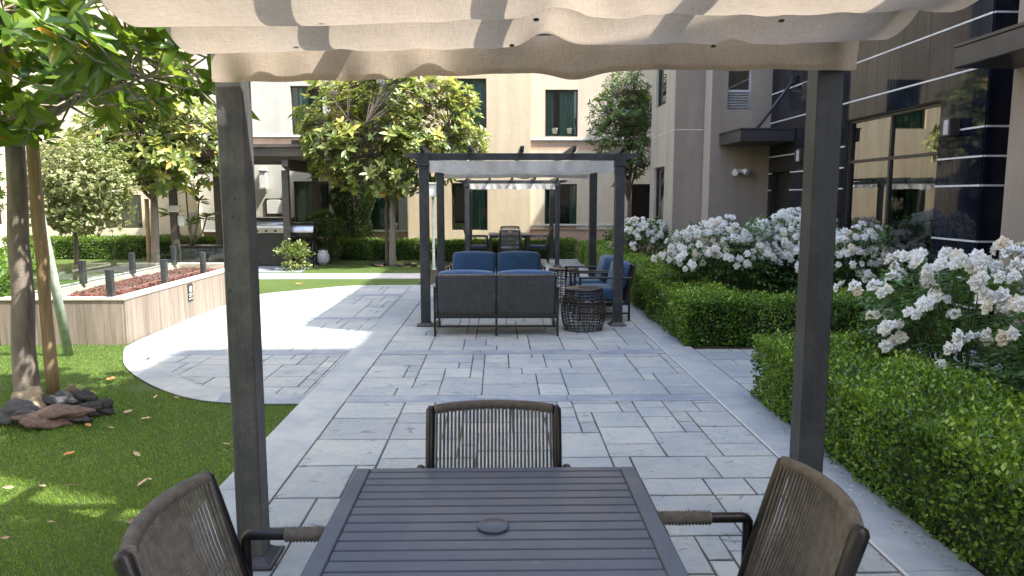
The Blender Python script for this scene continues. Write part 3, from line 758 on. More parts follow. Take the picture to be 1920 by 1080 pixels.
# awnings
def awning(x0, x1, y0, y1, z0, z1, rods, label):
    m = MB(); m.box(x0, x1, y0, y1, z0, z1, bev=.01); aw = m.build('awning', M['awning'], rb, label)
    m = MB(); m.box(x0-.012, x1-.005, y0-.012, y1, z1+.001, z1+.03); m.build('awning_rim', M['frame2'], aw)
    for p, q in rods:
        m = MB(); m.tube([p, q], .028, 8); m.box(q[0]-.05, q[0]+.02, q[1]-.05, q[1]+.05, q[2]-.06, q[2]+.06); m.build('rod', M['awning'], aw)
awning(4.17, XF-.015, 12.82, 14.0, 2.60, 2.80, [((4.5, 12.95, 2.82), (XF-.03, 12.95, 3.66))], 'small dark awning over the side door')
aw_ = at(1787, 129, 7.43)
awning(aw_.x, XF+1.8, 5.2, 7.43, aw_.z, aw_.z+.2, [((4.75, 6.6, aw_.z+.22), (5.4, 7.4, 3.95))], 'larger dark awning at the right edge')
# wall lamps
for (yy, z, k) in ((8.30, 2.42, .72), (12.35, 2.33, .8)):
    m = MB(); m.box(XF-.20*k, XF-.015, yy-.13*k, yy+.13*k, z-.14*k, z+.14*k, bev=.008)
    l = m.build('wall_lamp', M['frame2'], rb, 'square bronze wall lamp'); m = MB()
    m.box(XF-.204*k, XF-.20*k, yy-.10*k, yy+.02*k, z-.11*k, z+.11*k); m.build('lens', M['louvre'], l)
c = at(1386, 321, 13.98); m = MB(); m.box(c.x-.07, c.x+.07, 13.93, 14.016, c.z-.03, c.z+.04, bev=.01)
l = m.build('emergency_lamp', M['white_paint'], rb, 'white twin head emergency lamp')
for sx in (-1, 1):
    m = MB(); o = Vector((c.x+sx*.09, 13.9, c.z-.01)); dv = Vector((sx*.5, -.8, -.35)).normalized()
    m.tube([o-dv*.05, o-dv*.02, o+dv*.07], [.03, .055, .06], 12); m.build('lamp_head', M['white_paint'], l)
for o in (bb, lb, rb): local(o)

# ---- barbecue pavilion
pv = thing('pavilion', 'dark brown flat roofed barbecue pavilion in front of the white wall', 'pavilion', (-6.2, 18.2, 0))
m = MB(); m.box(-8.6, -3.98, 16.95, 20.2, 2.56, 2.76); m.box(-8.68, -3.9, 16.88, 20.28, 2.762, 2.83)
for i in range(18): m.box(-8.5, -4.1, 17.1+i*.17, 17.13+i*.17, 2.50, 2.558)
m.build('roof', M['pavilion'], pv)
for (x, y) in ((-4.88,17.3),(-8.0,17.3)):
    m = MB(); m.box(x-.07, x+.07, y, y+2.75, 2.26, 2.498); m.bar((x,y-.25,2.42),(x,y,2.36), .14, .16); m.build('beam', M['pavilion'], pv)
for (px, Y) in ((539,17.4),(328,17.4),(411,19.7),(594,19.9)):
    c = at(px, 430, Y); m = MB(); m.box(c.x-.075, c.x+.075, Y-.07, Y+.07, 0, 2.26 if Y < 18 else 2.5); m.build('post', M['pavilion'], pv)
local(pv)

# ================================================================ PERGOLAS
def swag_canopy(x0, x1, sup, zs, sag, side_tilt, name, parent, valf=None, valb=None, seed=1, pinch=None, dz_end=.0, mat='canopy'):
    """cloth hung in swags between cross wires at the Ys in sup; valances at either end"""
    rr = np.random.default_rng(seed); m = MB(); nu = 170
    fo = [(rr.uniform(-.95,.95), rr.uniform(.018,.05), rr.uniform(-.6,1.0), rr.uniform(-.30,.30)) for _ in range(26)]
    def wr(u, t, k):
        x = (u-.5)*2; s = 0
        for (c, w_, a, sl) in fo:
            s += a*math.exp(-((x-c-sl*(t-.5)-.37*math.sin(k*2.1+c*5))/w_)**2)*(.35+.65*math.cos(2.2*(t-.5)+c))
        return s
    zat = lambda u: zs+side_tilt*(u-.5)
    for k in range(len(sup)-1):
        ya, yb = sup[k], sup[k+1]
        def fn(u, t):
            x = x0+(x1-x0)*u; s = 4*t*(1-t); e = min(u, 1-u)
            sg = sag*(1-.0*k); z = zat(u)-sg*(s**.75)+.009*wr(u, t, k)*s**.6+.004*math.sin(u*13+k*2)*s
            if pinch:
                for pc, pw, pa in pinch: z += pa*math.exp(-((u-pc)/pw)**2)*s
            yy = ya+(yb-ya)*t - .06*s*(1 if yb > ya else -1)*(0) + .006*math.sin(u*31+k)*s
            return (x+.012*math.sin(t*PI)*(1 if u < .5 else -1)*(1-min(1, e*20)), yy, z)
        m.grid(fn, nu, 18)
    for v in (valf, valb):
        if v:
            yv, zt, dr, out = v
            def fv(u, t):
                x = x0+(x1-x0)*u; c = math.exp(-((u-.56)/.045)**2)
                ru = .012*math.sin(u*34+1.3*math.sin(u*11))*t+.010*math.sin(u*71)*t
                z = zt+side_tilt*(u-.5)-dr*t-.030*c*t-.009*math.sin(u*7+.6)*t+.0022*math.sin(u*45)*t
                return (x, yv+out*(ru+.02*c*t)+out*.01, z)
            m.grid(fv, nu, 8)
            def fh(u, t):
                p = fv(u, .86+.14*t); return (p[0], p[1]-out*.003, p[2])
            m.grid(fh, nu, 2)
    return m.build(name, M[mat], parent)

def pergola(label, x0, x1, yf, yb, pw, zb0, zb1, ext, rafters, zr, parts_near=True, plate=.05, group='pergolas along the paved walk'):
    """yf near posts (front face), yb far posts"""
    t = thing('pergola', label, 'pergola', ((x0+x1)/2, (yf+yb)/2, 0), group=group)
    for x in (x0, x1-pw):
        for y in (yf, yb):
            m = MB(); m.box(x, x+pw, y, y+pw, .012, zb1, bev=.006); p = m.build('post', M['post_sunlit_dusty' if (x == x0 and y == yb and yf < 1) else 'post'], t)
            m = MB(); m.box(x-plate, x+pw+plate, y-plate, y+pw+plate, .0072, .022, bev=.003)
            bz = .05
            q = [(x-plate*.7, y-plate*.7), (x+pw+plate*.7, y-plate*.7), (x+pw+plate*.7, y+pw+plate*.7), (x-plate*.7, y+pw+plate*.7)]
            r_ = [(x-.002, y-.002), (x+pw+.002, y-.002), (x+pw+.002, y+pw+.002), (x-.002, y+pw+.002)]
            m.add([(a, b, .022) for a, b in q]+[(a, b, bz) for a, b in r_], [(0,1,5,4),(1,2,6,5),(2,3,7,6),(3,0,4,7)])
            m.build('base_plate', M['post'], p)
            m = MB(); zc_ = zb0-.075
            m.box(x-.02, x+pw+.02, y-.02, y+pw+.02, zc_, zc_+.035, bev=.004); m.box(x-.008, x+pw+.008, y-.008, y+pw+.008, zc_+.0352, zb1+.006, bev=.003)
            m.build('capital', M['post'], p)
    for y in (yf+pw*.28, yb+pw*.28):
        m = MB(); wv = pw*.44
        for (xa, xb) in ((x0+pw+.009, x1-pw-.009),):
            m.box(xa, xb, y, y+wv, zb0, zb1, bev=.003)
        for s_, xe in ((-1, x0-.009), (1, x1+.009)):
            xt = xe+s_*ext; v = []
            for yy in (y, y+wv): v += [(xe, yy, zb0), (xt, yy, zb0+(zb1-zb0)*.5), (xt, yy, zb1-.001), (xe, yy, zb1-.001)]
            m.add(v, [(0,1,2,3),(7,6,5,4),(0,4,5,1),(1,5,6,2),(2,6,7,3),(3,7,4,0)])
        m.build('cross_beam', M['post'], t)
    for x in (x0+pw*.28, x1-pw*.72):
        m = MB(); m.box(x, x+pw*.44, yf+pw+.009, yb-.009, zb0+.012, zb1-.012, bev=.003); m.build('side_beam', M['post'], t)
    for x in rafters:
        m = MB(); h = zr; prof = [(yf-.20, zb1+h*.55), (yf-.16, zb1+.008), (yf-.02, zb1+.008)]
        ys = [yf-.20, yf-.10, yf, yb+pw, yb+pw+.10, yb+pw+.20]
        lo = [zb1+h*.55, zb1+h*.25, zb1+.008, zb1+.008, zb1+h*.25, zb1+h*.55]
        k = len(ys); v = [(x-.022, y, z) for y, z in zip(ys, lo)]+[(x-.022, y, zb1+h) for y in ys]+[(x+.022, y, z) for y, z in zip(ys, lo)]+[(x+.022, y, zb1+h) for y in ys]
        F = []
        for i in range(k-1):
            F += [(i,i+1,k+i+1,k+i), (2*k+i,3*k+i,3*k+i+1,2*k+i+1), (i,2*k+i,2*k+i+1,i+1), (k+i,k+i+1,3*k+i+1,3*k+i)]
        F += [(0,k,3*k,2*k), (k-1,3*k-1,4*k-1,2*k-1)]
        m.add(v, F); m.build('rafter', M['post'], t)
    return t
# 1: over the near table
P1 = pergola('charcoal metal pergola with beige canopy over the near dining table', -1.172, 1.452, .70, 3.13, .113, 2.30, 2.42, .17, [-1.10,-.50,.13,.76,1.38], .11)
c = swag_canopy(-1.165, 1.485, [3.04,2.62,2.15,1.68,1.2,.75], 2.315, .105, .06, 'canopy', P1, valf=(3.075, 2.30, .152, 1), seed=4, pinch=[(.51,.030,.050),(.40,.02,.006),(.7,.03,.007)])
m = MB()
for k, y in enumerate([2.62,2.15,1.68,1.2]): m.tube([(-1.17, y, 2.322), (1.5, y, 2.352)], .003, 6)
m.build('wire', M['steel'], c)
for (x, y) in ((-.74,2.80),(.05,2.80),(.80,2.80),(-.55,2.40),(.9,2.40),(.12,2.40)):
    m = MB(); m.lathe([(.007,-.004),(.011,0),(.007,.004)], 10, (x, y, 2.205)); m.build('grommet', M['frame'], c)
local(P1)
# 2: over the lounge seats
P2 = pergola('charcoal metal pergola over the blue lounge seating', -.995, 1.585, 9.25, 11.85, .117, 2.105, 2.19, .17, [-.94,-.35,.29,.93,1.53], .075)
swag_canopy(-.86, 1.44, [9.32,9.8,10.3,10.8,11.3,11.8], 2.09, .09, 0, 'canopy', P2, valf=(9.262, 2.095, .14, -1), valb=(11.83, 2.08, .13, 1), seed=9, mat='canopy_lit')
local(P2)
# 3: over the far dining set
P3 = pergola('charcoal metal pergola farthest down the walk, over the far dining set', -.80, 1.44, 17.3, 19.25, .105, 1.96, 2.035, .16, [-.74,-.21,.32,.85,1.38], .065)
swag_canopy(-.68, 1.32, [17.4,17.85,18.3,18.75,19.2], 1.955, .07, 0, 'canopy', P3, valf=(17.31, 1.95, .12, -1), seed=12, mat='canopy_lit')
local(P3)

# ================================================================ DINING SETS
def dining_table(label, x, y, s=.955, h=.73, group='slatted dining tables'):
    t = thing('dining_table', label, 'table', (x, y, 0), group=group); q = s/2; b = .052; e = .0015
    m = MB()
    m.box(-q, -q+b, -q, q, h-.032, h, bev=.004); m.box(q-b, q, -q, q, h-.032, h, bev=.004)
    m.box(-q+b+e, q-b-e, q-.036, q-.0, h-.032, h-.0005, bev=.003); m.box(-q+b+e, q-b-e, -q, -q+.036, h-.032, h-.0005, bev=.003)
    m.build('table_frame', M['tabletop'], t)
    n_ = 16; L = s-.072-2*e; pitch = L/n_
    m = MB()
    for i in range(n_):
        y0 = -q+.036+e+i*pitch; m.box(-q+b+e, q-b-e, y0+.0032, y0+pitch-.0032, h-.020, h-.0012, bev=.0025)
    m.build('slats', M['tabletop'], t)
    m = MB(); m.box(-q+.03, q-.03, -q+.02, -q+.05, h-.09, h-.034); m.box(-q+.03, q-.03, q-.05, q-.02, h-.09, h-.034)
    m.box(-q+.03, -q+.05, -q+.052, q-.052, h-.09, h-.034); m.box(q-.05, q-.03, -q+.052, q-.052, h-.09, h-.034)
    m.box(-.04, .04, -q+.052, q-.052, h-.05, h-.034)
    m.build('apron', M['frame'], t)
    m = MB(); m.lathe([(.0,0),(.040,0),(.044,.002),(.045,.006),(.042,.008),(.0,.009)], 32, (-.005, .02, h-.001), cap=False); m.build('umbrella_hole_cap', M['tabletop'], t)
    for sx in (-1, 1):
        for sy in (-1, 1):
            m = MB(); cx, cy = sx*(q-.045), sy*(q-.045); m.box(cx-.035, cx+.035, cy-.035, cy+.035, .008, h-.091, bev=.004); m.build('leg', M['frame'], t)
    return t
T1 = dining_table('slatted slate blue metal dining table in the foreground', -.012, 1.94)
def dining_chair(label, x, y, rz, near=True, group='rope back dining chairs'):
    t = thing('dining_chair', label, 'chair', (x, y, 0), rz, group)
    ax = .265
    for s in (-1, 1):
        m = MB(); X = s*ax
        m.tube([(X,.215,.008),(X,.215,.64),(X,.214,.660),(X,.209,.668),(X,.200,.672),(X,-.24,.672),(X,-.262,.664),(X,-.27,.64),(X,-.27,.008)], .016, 10)
        f = m.build('arm_frame', M['frame'], t)
        m = MB(); pts = []; rad = []; k = 30
        for i in range(k*2+1):
            pts.append((X, .10-.31*i/(k*2), .672)); rad.append(.018+(.0055 if i % 2 else 0))
        m.tube(pts, rad, 10); m.build('rope_armrest', M['rope'], f)
    # back frame
    def post(s, z):
        k = (z-.36)/.51; return Vector((s*.235, .165+.125*k+.02*k*k, z))
    m = MB()
    for s in (-1, 1):
        m.tube([post(s, z) for z in (.36,.5,.65,.8,.86)]+[post(s,.873)+Vector((0,.002,.0))], [.017,.017,.0175,.018,.0175,.009], 12, flat=1.25)
    m.tube([(-.235,.165,.40),(.235,.165,.40)], .013, 8); m.build('back_frame', M['frame'], t)
    n_ = 32 if near else 18; m = MB(); top = []; K = 96 if near else 40
    for i in range(K+1):
        u_ = -1+2*i/K; top.append(Vector((u_*.222, .3-.0+.045*(1-u_*u_), .864+.005*(1-u_*u_))))
    rd = [.0155+(.0045 if i % 2 else 0) for i in range(K+1)]
    m.tube(top, rd, 10)
    for i in range(n_):
        u_ = -1+2*(i+.5)/n_; x_ = u_*.218; a = Vector((x_, .3+.045*(1-u_*u_)-.012, .857+.005*(1-u_*u_))); b = Vector((x_, .16, .39))
        bow = .03*(1-u_*u_)
        pts = [a.lerp(b, q)+Vector((0, bow*math.sin(q*PI)*.6, 0)) for q in (0,.33,.66,1)]
        m.tube(pts, .0042 if near else .008, 6, cap=False)
    m.build('rope_back', M['rope'] if near else M['rope_gray'], t)
    m = MB(); m.box(-.245, .245, -.25, .20, .36, .385, bev=.006)
    m.build('seat_frame', M['frame'], t)
    m = MB(); m.box(-.235, .235, -.245, .15, .387, .45, bev=.025); m.build('seat_cushion', M['cushion_dark'], t)
    return t
dining_chair('rope back chair at the far side of the near table, facing the camera', -.02, 2.36, 0)
dining_chair('rope back armchair cut by the bottom left corner, turned to the table', -.525, 1.78, PI/2)
dining_chair('rope back armchair at the lower right, turned to the table', .55, 1.87, -PI/2)
T3 = dining_table('dark slatted dining table under the farthest pergola', .25, 18.35, 1.0, .74)
dining_chair('far dining chair seen from behind, in front of the far table', .27, 17.72, PI, False)
dining_chair('far dining chair on the left of the far table', -.55, 18.35, PI/2, False)
dining_chair('far dining chair on the right of the far table', 1.02, 18.35, -PI/2, False)
dining_chair('far dining chair behind the far table, only its top rail showing', .30, 19.05, 0, False)

# ================================================================ LOUNGE SEATS
def puff(m, x0, x1, y0, y1, z0, z1, b=.045, crown=.02, tf=None):
    """cushion: rounded box with swollen faces"""
    nx, ny, nz = 12, 8, 6; vs = {}
    def P(i, j, k):
        u_, v_, w_ = i/nx*2-1, j/ny*2-1, k/nz*2-1; q = 6
        d = (abs(u_)**q+abs(v_)**q+abs(w_)**q)**(1/q); mx = max(abs(u_), abs(v_), abs(w_)); s = mx/d if d else 1
        s = 1-(1-s)*.55
        X = (x0+x1)/2+(x1-x0)/2*u_*s; Y = (y0+y1)/2+(y1-y0)/2*v_*s; Z = (z0+z1)/2+(z1-z0)/2*w_*s
        Z += crown*w_*(1-u_*u_)*(1-v_*v_); Y += crown*.6*v_*(1-u_*u_)*(1-w_*w_)
        p = Vector((X, Y, Z)); return tf(p) if tf else p
    idx = {}
    def I(i, j, k):
        if (i,j,k) not in idx: idx[(i,j,k)] = len(m.v); m.v.append(tuple(P(i,j,k)))
        return idx[(i,j,k)]
    def F(*q): m.f.append(q); m.mi.append(0); m.sm.append(True)
    for i in range(nx):
        for j in range(ny):
            F(I(i,j,0),I(i,j+1,0),I(i+1,j+1,0),I(i+1,j,0)); F(I(i,j,nz),I(i+1,j,nz),I(i+1,j+1,nz),I(i,j+1,nz))
    for i in range(nx):
        for k in range(nz):
            F(I(i,0,k),I(i+1,0,k),I(i+1,0,k+1),I(i,0,k+1)); F(I(i,ny,k),I(i,ny,k+1),I(i+1,ny,k+1),I(i+1,ny,k))
    for j in range(ny):
        for k in range(nz):
            F(I(0,j,k),I(0,j,k+1),I(0,j+1,k+1),I(0,j+1,k)); F(I(nx,j,k),I(nx,j+1,k),I(nx,j+1,k+1),I(nx,j,k+1))
def lounge(name, label, cat, x, y, rz, w_, nseat, group):
    t = thing(name, label, cat, (x, y, 0), rz, group); q = w_/2
    D = .34
    for s in (-1, 1):
        m = MB(); X = s*(q-.014)
        m.box(X-.014, X+.014, D-.028, D, .008, .575, bev=.003); m.box(X-.014, X+.014, -D, -D+.028, .008, .575, bev=.003)
        m.box(X-.020, X+.020, -D-.012, D+.012, .5755, .598, bev=.006)
        m.box(X-.010, X+.010, -D+.0285, D-.0285, .105, .125); m.box(X-.011, X+.011, -D+.0285, D-.0285, .225, .262)
        m.build('side_frame', M['frame'], t)
    m = MB(); m.box(-q+.0285, q-.0285, -D+.002, -D+.028, .222, .266, bev=.003); m.box(-q+.0285, q-.0285, D-.028, D-.002, .222, .266, bev=.003)
    m.box(-q+.0285, q-.0285, D-.10, D-.085, .100, .122)
    for i in range(5): yy = -D+.06+i*.13; m.box(-q+.0285, q-.0285, yy, yy+.03, .236, .252)
    if nseat > 1:
        for yy in (D-.026, -D+.002): m.box(-.013, .013, yy, yy+.024, .008, .2215)
    m.build('seat_frame', M['frame'], t)
    # leaning rope back
    def bk(x_, z): k = (z-.25)/.48; return Vector((x_, D-.055+.11*k, z))
    m = MB(); xs = [-q+.045] + [-q+.045+(w_-.09)*i/nseat for i in range(1, nseat)] + [q-.045]
    for x_ in xs: m.bar(bk(x_, .24), bk(x_, .735), .026, .03, up=(0,1,0), bev=.003)
    m.tube([bk(-q+.045, .735), bk(q-.045, .735)], .014, 8); m.tube([bk(-q+.045, .27), bk(q-.045, .27)], .011, 8)
    m.build('back_frame', M['frame'], t)
    m = MB()
    for a, b in zip(xs[:-1], xs[1:]):
        k = int((b-a-.03)/.0125)
        for i in range(k):
            x_ = a+.018+(b-a-.036)*(i+.5)/k
            m.tube([bk(x_, .735)+Vector((0,.010,0)), bk(x_, .27)+Vector((0,.010,0))], .0053, 5, cap=False)
        m.tube([bk(a+.016, .739), bk(b-.016, .739)], .0185, 8)
    m.build('rope_back', M['rope_gray'], t)
    sw = (w_-.07)/nseat
    for i in range(nseat):
        xa = -q+.035+i*sw
        m = MB(); puff(m, xa+.004, xa+sw-.004, -D-.0, D-.11, .268, .44); m.build('seat_cushion', M['cushion'], t)
        m = MB(); puff(m, xa+.012, xa+sw-.012, -.09, .09, -.17, .17, tf=lambda p: Vector((p.x, D-.15+.11*((p.z+.16)/.48)+p.y, .605+p.z)))
        m.build('back_cushion', M['cushion'], t)
    return t
lounge('loveseat', 'rope back two seat sofa seen from behind under the middle pergola', 'sofa', -.03, 8.90, PI, 1.48, 2, 'blue cushioned two seat sofas')
lounge('loveseat', 'two seat sofa with blue back cushions facing the camera, beyond the first sofa', 'sofa', -.035, 11.35, 0, 1.48, 2, 'blue cushioned two seat sofas')
lounge('lounge_armchair', 'blue cushioned armchair beside the middle pergola post, nearer of the two', 'armchair', 1.40, 9.92, -PI/2, .70, 1, 'blue cushioned armchairs')
lounge('lounge_armchair', 'blue cushioned armchair farther from the camera, behind the other armchair', 'armchair', 1.36, 10.80, -PI/2, .70, 1, 'blue cushioned armchairs')
def barrel(label, x, y, h=.53):
    t = thing('side_table', label, 'side table', (x, y, 0), random.uniform(0, 1), 'woven wire barrel side tables')
    rf = lambda z: .215+.055*math.sin(PI*(z/h)**.85)
    m = MB(); nv = 24
    for i in range(nv):
        a = 2*PI*i/nv+random.uniform(-.03, .03); pts = []
        for k in range(12):
            z = .012+(h-.04)*k/11; r_ = rf(z)+random.uniform(-.003, .003); aa = a+random.uniform(-.012, .012); pts.append((r_*math.cos(aa), r_*math.sin(aa), z))
        m.tube(pts, .0062, 6)
    for k in range(14):
        z = .016+(h-.06)*k/13+random.uniform(-.004, .004)*(k > 0); pts = []
        for i in range(41):
            a = 2*PI*i/40; r_ = rf(z)+.007; pts.append((r_*math.cos(a), r_*math.sin(a), z+.003*math.sin(3*a+k)))
        m.tube(pts, .0058, 6, cap=False)
    m.build('wire_body', M['frame2'], t)
    m = MB(); m.lathe([(.218,h-.035),(.236,h-.03),(.238,h-.008),(.225,h-.001),(.07,h)], 36, cap=False)
    for i in range(10):
        m.lathe([(.07-.0, h)], 4, cap=False) if False else None
    m.lathe([(.0,h-.012),(.07,h-.012),(.07,h)], 36, cap=False)
    for i in range(16):
        a = 2*PI*i/16; m.bar((.012*math.cos(a),.012*math.sin(a),h-.003),(.072*math.cos(a),.072*math.sin(a),h-.003), .008, .004)
    m.build('table_top', M['frame'], t); return t
barrel('dark wire barrel table beside the near sofa, in front of the armchairs', 1.055, 9.02)
barrel('dark wire barrel table farther back, beyond the armchairs', 1.03, 11.55, .53)

# ================================================================ FIRE PLANTER with glass guard
fp = thing('fire_pit_planter', 'long raised wood look planter filled with red lava rock behind low glass panels', 'planter', (-4.8, 10.3, 0))
X0, X1, Y0, Y1, HZ = -5.62, -4.20, 8.22, 12.7, .52
def skew(x, y): return x-.06*(y-Y0)/4+.0, y
m = MB(); tt = []
def clad(ax, fixed, a, b, w_=.14, out=1):
    n_ = int(round((b-a)/w_)); 
    for i in range(n_):
        p, q = a+(b-a)*i/n_+.0012, a+(b-a)*(i+1)/n_-.0012; f0 = len(m.f); tn = random.random()
        if ax == 'x': m.box(p, q, min(fixed, fixed+.02*out), max(fixed, fixed+.02*out), -.01, HZ-.022)
        else: m.box(min(fixed, fixed+.02*out), max(fixed, fixed+.02*out), p, q, -.01, HZ-.022)
        tt.extend([tn]*(len(m.f)-f0))
clad('x', Y0, X0+.02, X1-.02, out=-1) ; clad('y', X1-.02, Y0, Y1, out=1); clad('y', X0+.02, Y0, Y1, out=-1); clad('x', Y1, X0+.02, X1-.02, out=1)
o = m.build('plank_cladding', M['plank'], fp); add_tint(o, tt)
m = MB(); m.box(X0+.022, X1-.022, Y0+.002, Y0+.2, 0, HZ-.024); m.box(X0+.022, X1-.022, Y1-.2, Y1-.002, 0, HZ-.024)
m.box(X0+.022, X0+.2, Y0+.202, Y1-.202, 0, HZ-.024); m.box(X1-.2, X1-.022, Y0+.202, Y1-.202, 0, HZ-.024); m.box(X0+.202, X1-.202, Y0+.202, Y1-.202, .30, .34)
m.build('trough', M['cap'], fp)
m = MB(); e = .01
m.box(X0-e, X1+e, Y0-.022-e, Y0+.17, HZ-.0215, HZ, bev=.003); m.box(X0-e, X1+e, Y1-.17, Y1+.02+e, HZ-.0215, HZ, bev=.003)
m.box(X0-e, X0+.19, Y0+.172, Y1-.172, HZ-.0215, HZ-.0005, bev=.003); m.box(X1-.19, X1+e, Y0+.172, Y1-.172, HZ-.0215, HZ-.0005, bev=.003)
m.build('rim', M['cap'], fp)
gp = {'r': [8.36, 9.72, 11.0, 12.3], 'l': [9.6, 10.9, 12.3]}
posts = [(-4.42, y) for y in gp['r']]+[(-5.42, y) for y in [8.36]+gp['l']]
for (x, y) in posts:
    m = MB(); m.box(x-.035, x+.035, y-.035, y+.035, HZ+.001, HZ+.31, bev=.004); m.build('guard_post', M['post'], fp)
def pane(p, q):
    m = MB(); d = (Vector(q)-Vector(p)).normalized(); p_ = Vector(p)+d*.05; q_ = Vector(q)-d*.05
    m.add([(p_.x,p_.y,HZ+.045),(q_.x,q_.y,HZ+.045),(q_.x,q_.y,HZ+.265),(p_.x,p_.y,HZ+.265)],[(0,1,2,3)]); m.build('glass_panel', M['screen_glass'], fp)
for a, b in zip(gp['r'][:-1], gp['r'][1:]): pane((-4.42, a, 0), (-4.42, b, 0))
L_ = [8.36]+gp['l']
for a, b in zip(L_[:-1], L_[1:]): pane((-5.42, a, 0), (-5.42, b, 0))
pane((-5.42,8.36,0), (-4.42,8.36,0)); pane((-5.42,12.3,0), (-4.42,12.3,0))
# red lava gravel heaped inside
import bmesh
def rockmesh(name, n_seed, sub=2, rough=.3, sq=(1,1,.7)):
    bm = bmesh.new(); bmesh.ops.create_icosphere(bm, subdivisions=sub, radius=1)
    r_ = random.Random(n_seed); ph = [r_.uniform(0, 9) for _ in range(6)]
    for v in bm.verts:
        p = v.co; k = 1+rough*(math.sin(p.x*2.7+ph[0])*math.sin(p.y*3.1+ph[1])+.6*math.sin(p.z*4.7+ph[2]+p.x*3)+.35*math.sin(p.y*8+ph[3]+p.z*7)*math.sin(p.x*9+ph[4]))*.6+r_.uniform(-.04, .04)*rough*2
        v.co = Vector((p.x*sq[0], p.y*sq[1], p.z*sq[2]))*k
    me = bpy.data.meshes.new(name); bm.to_mesh(me); bm.free(); return me
m = MB(); proto = rockmesh('tmp', 3, 1, .6, (1,1,.8)); pv_ = [v.co.copy() for v in proto.vertices]; pf = [tuple(p.vertices) for p in proto.polygons]; bpy.data.meshes.remove(proto)
def heap(x, y): return .36+.15*max(0, 1-((x+4.92)/.50)**2)*max(0, 1-abs((y-10.4)/2.2)**4)
m.grid(lambda a, b: (X0+.2+(X1-X0-.4)*a, Y0+.2+(Y1-Y0-.4)*b, heap(X0+.2+(X1-X0-.4)*a, Y0+.2+(Y1-Y0-.4)*b)-.01), 12, 30)
for i in range(2600):
    x, y = random.uniform(X0+.22, X1-.22), random.uniform(Y0+.22, Y1-.22); s = random.uniform(.014, .034)
    rot = Matrix.Rotation(random.uniform(0, 6), 3, Vector(rdir(1)[0])); z = heap(x, y)
    m.add([rot @ (v*s)+Vector((x, y, z+s*.3)) for v in pv_], pf)
o = m.build('lava_gravel', M['lava'], fp); o['kind'] = 'stuff'
# black warning sign with a white round symbol and lines of small text
c = atX(371, 542, X1); m = MB(); cy, cz = 9.96, .36
m.box(X1+.003, X1+.011, cy-.075, cy+.075, cz-.115, cz+.115, bev=.002); sg = m.build('warning_sign', M['sign_black'], fp)
m = MB(); xs_ = X1+.0115
def flat(y0, y1, z0, z1): m.box(xs_, xs_+.0012, y0, y1, z0, z1)
k = 24
for i in range(k):
    a, b = 2*PI*i/k, 2*PI*(i+1)/k; v = [(xs_+.001, cy+r_*math.cos(t_), cz+.045+r_*math.sin(t_)) for t_ in (a, b) for r_ in (.033, .045)]
    m.add(v, [(0,1,3,2)])
m.bar((xs_+.001, cy-.027, cz+.073), (xs_+.001, cy+.027, cz+.017), .003, .008); m.bar((xs_+.001, cy-.01, cz+.03), (xs_+.001, cy+.012, cz+.062), .003, .010)
for row, (z, sg_) in enumerate(((-.022, (.045,.02,.03,.015)), (-.05, (.03,.012,.03)), (-.085, (.02,.035,.015,.025)))):
    y = cy-sum(sg_)/2-.004*len(sg_)
    for s_ in sg_: flat(y, y+s_, cz+z-.006, cz+z+.006); y += s_+.008
m.build('sign_lettering', M['white_paint'], sg)
local(fp)

# ================================================================ BARBECUE AREA AND SMALL OBJECTS
gx = at(512, 440, 17.9)
g = thing('gas_grill', 'stainless steel gas grill on a black cart beneath the pavilion', 'grill', (gx.x, 17.9, 0))
m = MB(); m.box(-.62, .62, -.28, .28, .10, .78, bev=.01); m.box(-.60,-.56,-.26,-.22,.0,.1); m.box(.56,.60,-.26,-.22,.0,.1); m.box(-.6,-.56,.22,.26,.0,.1); m.box(.56,.6,.22,.26,.0,.1); m.build('cart', M['black'], g)
m = MB(); m.box(-.75, .75, -.32, .30, .782, .90, bev=.012); m.build('control_panel', M['steel'], g)
for i in range(5):
    m = MB(); m.tube([(-.5+i*.22, -.322, .84), (-.5+i*.22, -.36, .84)], .026, 12); m.build('knob', M['black'], g)
m = MB()
def hood(u_, t_):
    a = PI*t_; return (-.5+1.0*u_, .02-.28*math.cos(a), .90+.26*math.sin(a))
m.grid(hood, 2, 14); m.add([(-.5, .02-.28*math.cos(PI*i/10), .90+.26*math.sin(PI*i/10)) for i in range(11)], [tuple(range(11))]); m.add([(.5, .02-.28*math.cos(PI*i/10), .90+.26*math.sin(PI*i/10)) for i in range(11)], [tuple(range(11))[::-1]])
hd = m.build('hood', M['steel'], g); m = MB(); m.tube([(-.4,-.31,1.0),(.4,-.31,1.0)], .014, 8); m.box(-.40,-.37,-.31,-.2,.99,1.01); m.box(.37,.40,-.31,-.2,.99,1.01); m.build('handle', M['steel'], hd)
sx_ = at(569, 440, 17.7)
g = thing('smoker_grill', 'small black barrel smoker with a grey curved lid next to the steel grill', 'grill', (sx_.x, 17.7, 0))
m = MB(); m.tube([(-.28,0,.80),(.28,0,.80)], .22, 18); m.build('barrel', M['black'], g)
m = MB(); m.grid(lambda a, b: (-.29+.58*a, -.235*math.cos(PI*b), .81+.235*math.sin(PI*b)), 2, 14); m.build('lid', M['steel'], g)
for sx in (-1, 1):
    for sy in (-1, 1): m = MB(); m.tube([(sx*.24, sy*.12, .66), (sx*.27, sy*.2, .0)], .016, 8); m.build('leg', M['black'], g)
m = MB(); m.box(-.27,.27,-.17,.17,.2,.22); m.build('shelf', M['black'], g)
px_ = at(606, 490, 17.95)
g = thing('propane_tank', 'white propane tank standing on the grass edge beside the bush', 'gas tank', (px_.x, 17.95, 0))
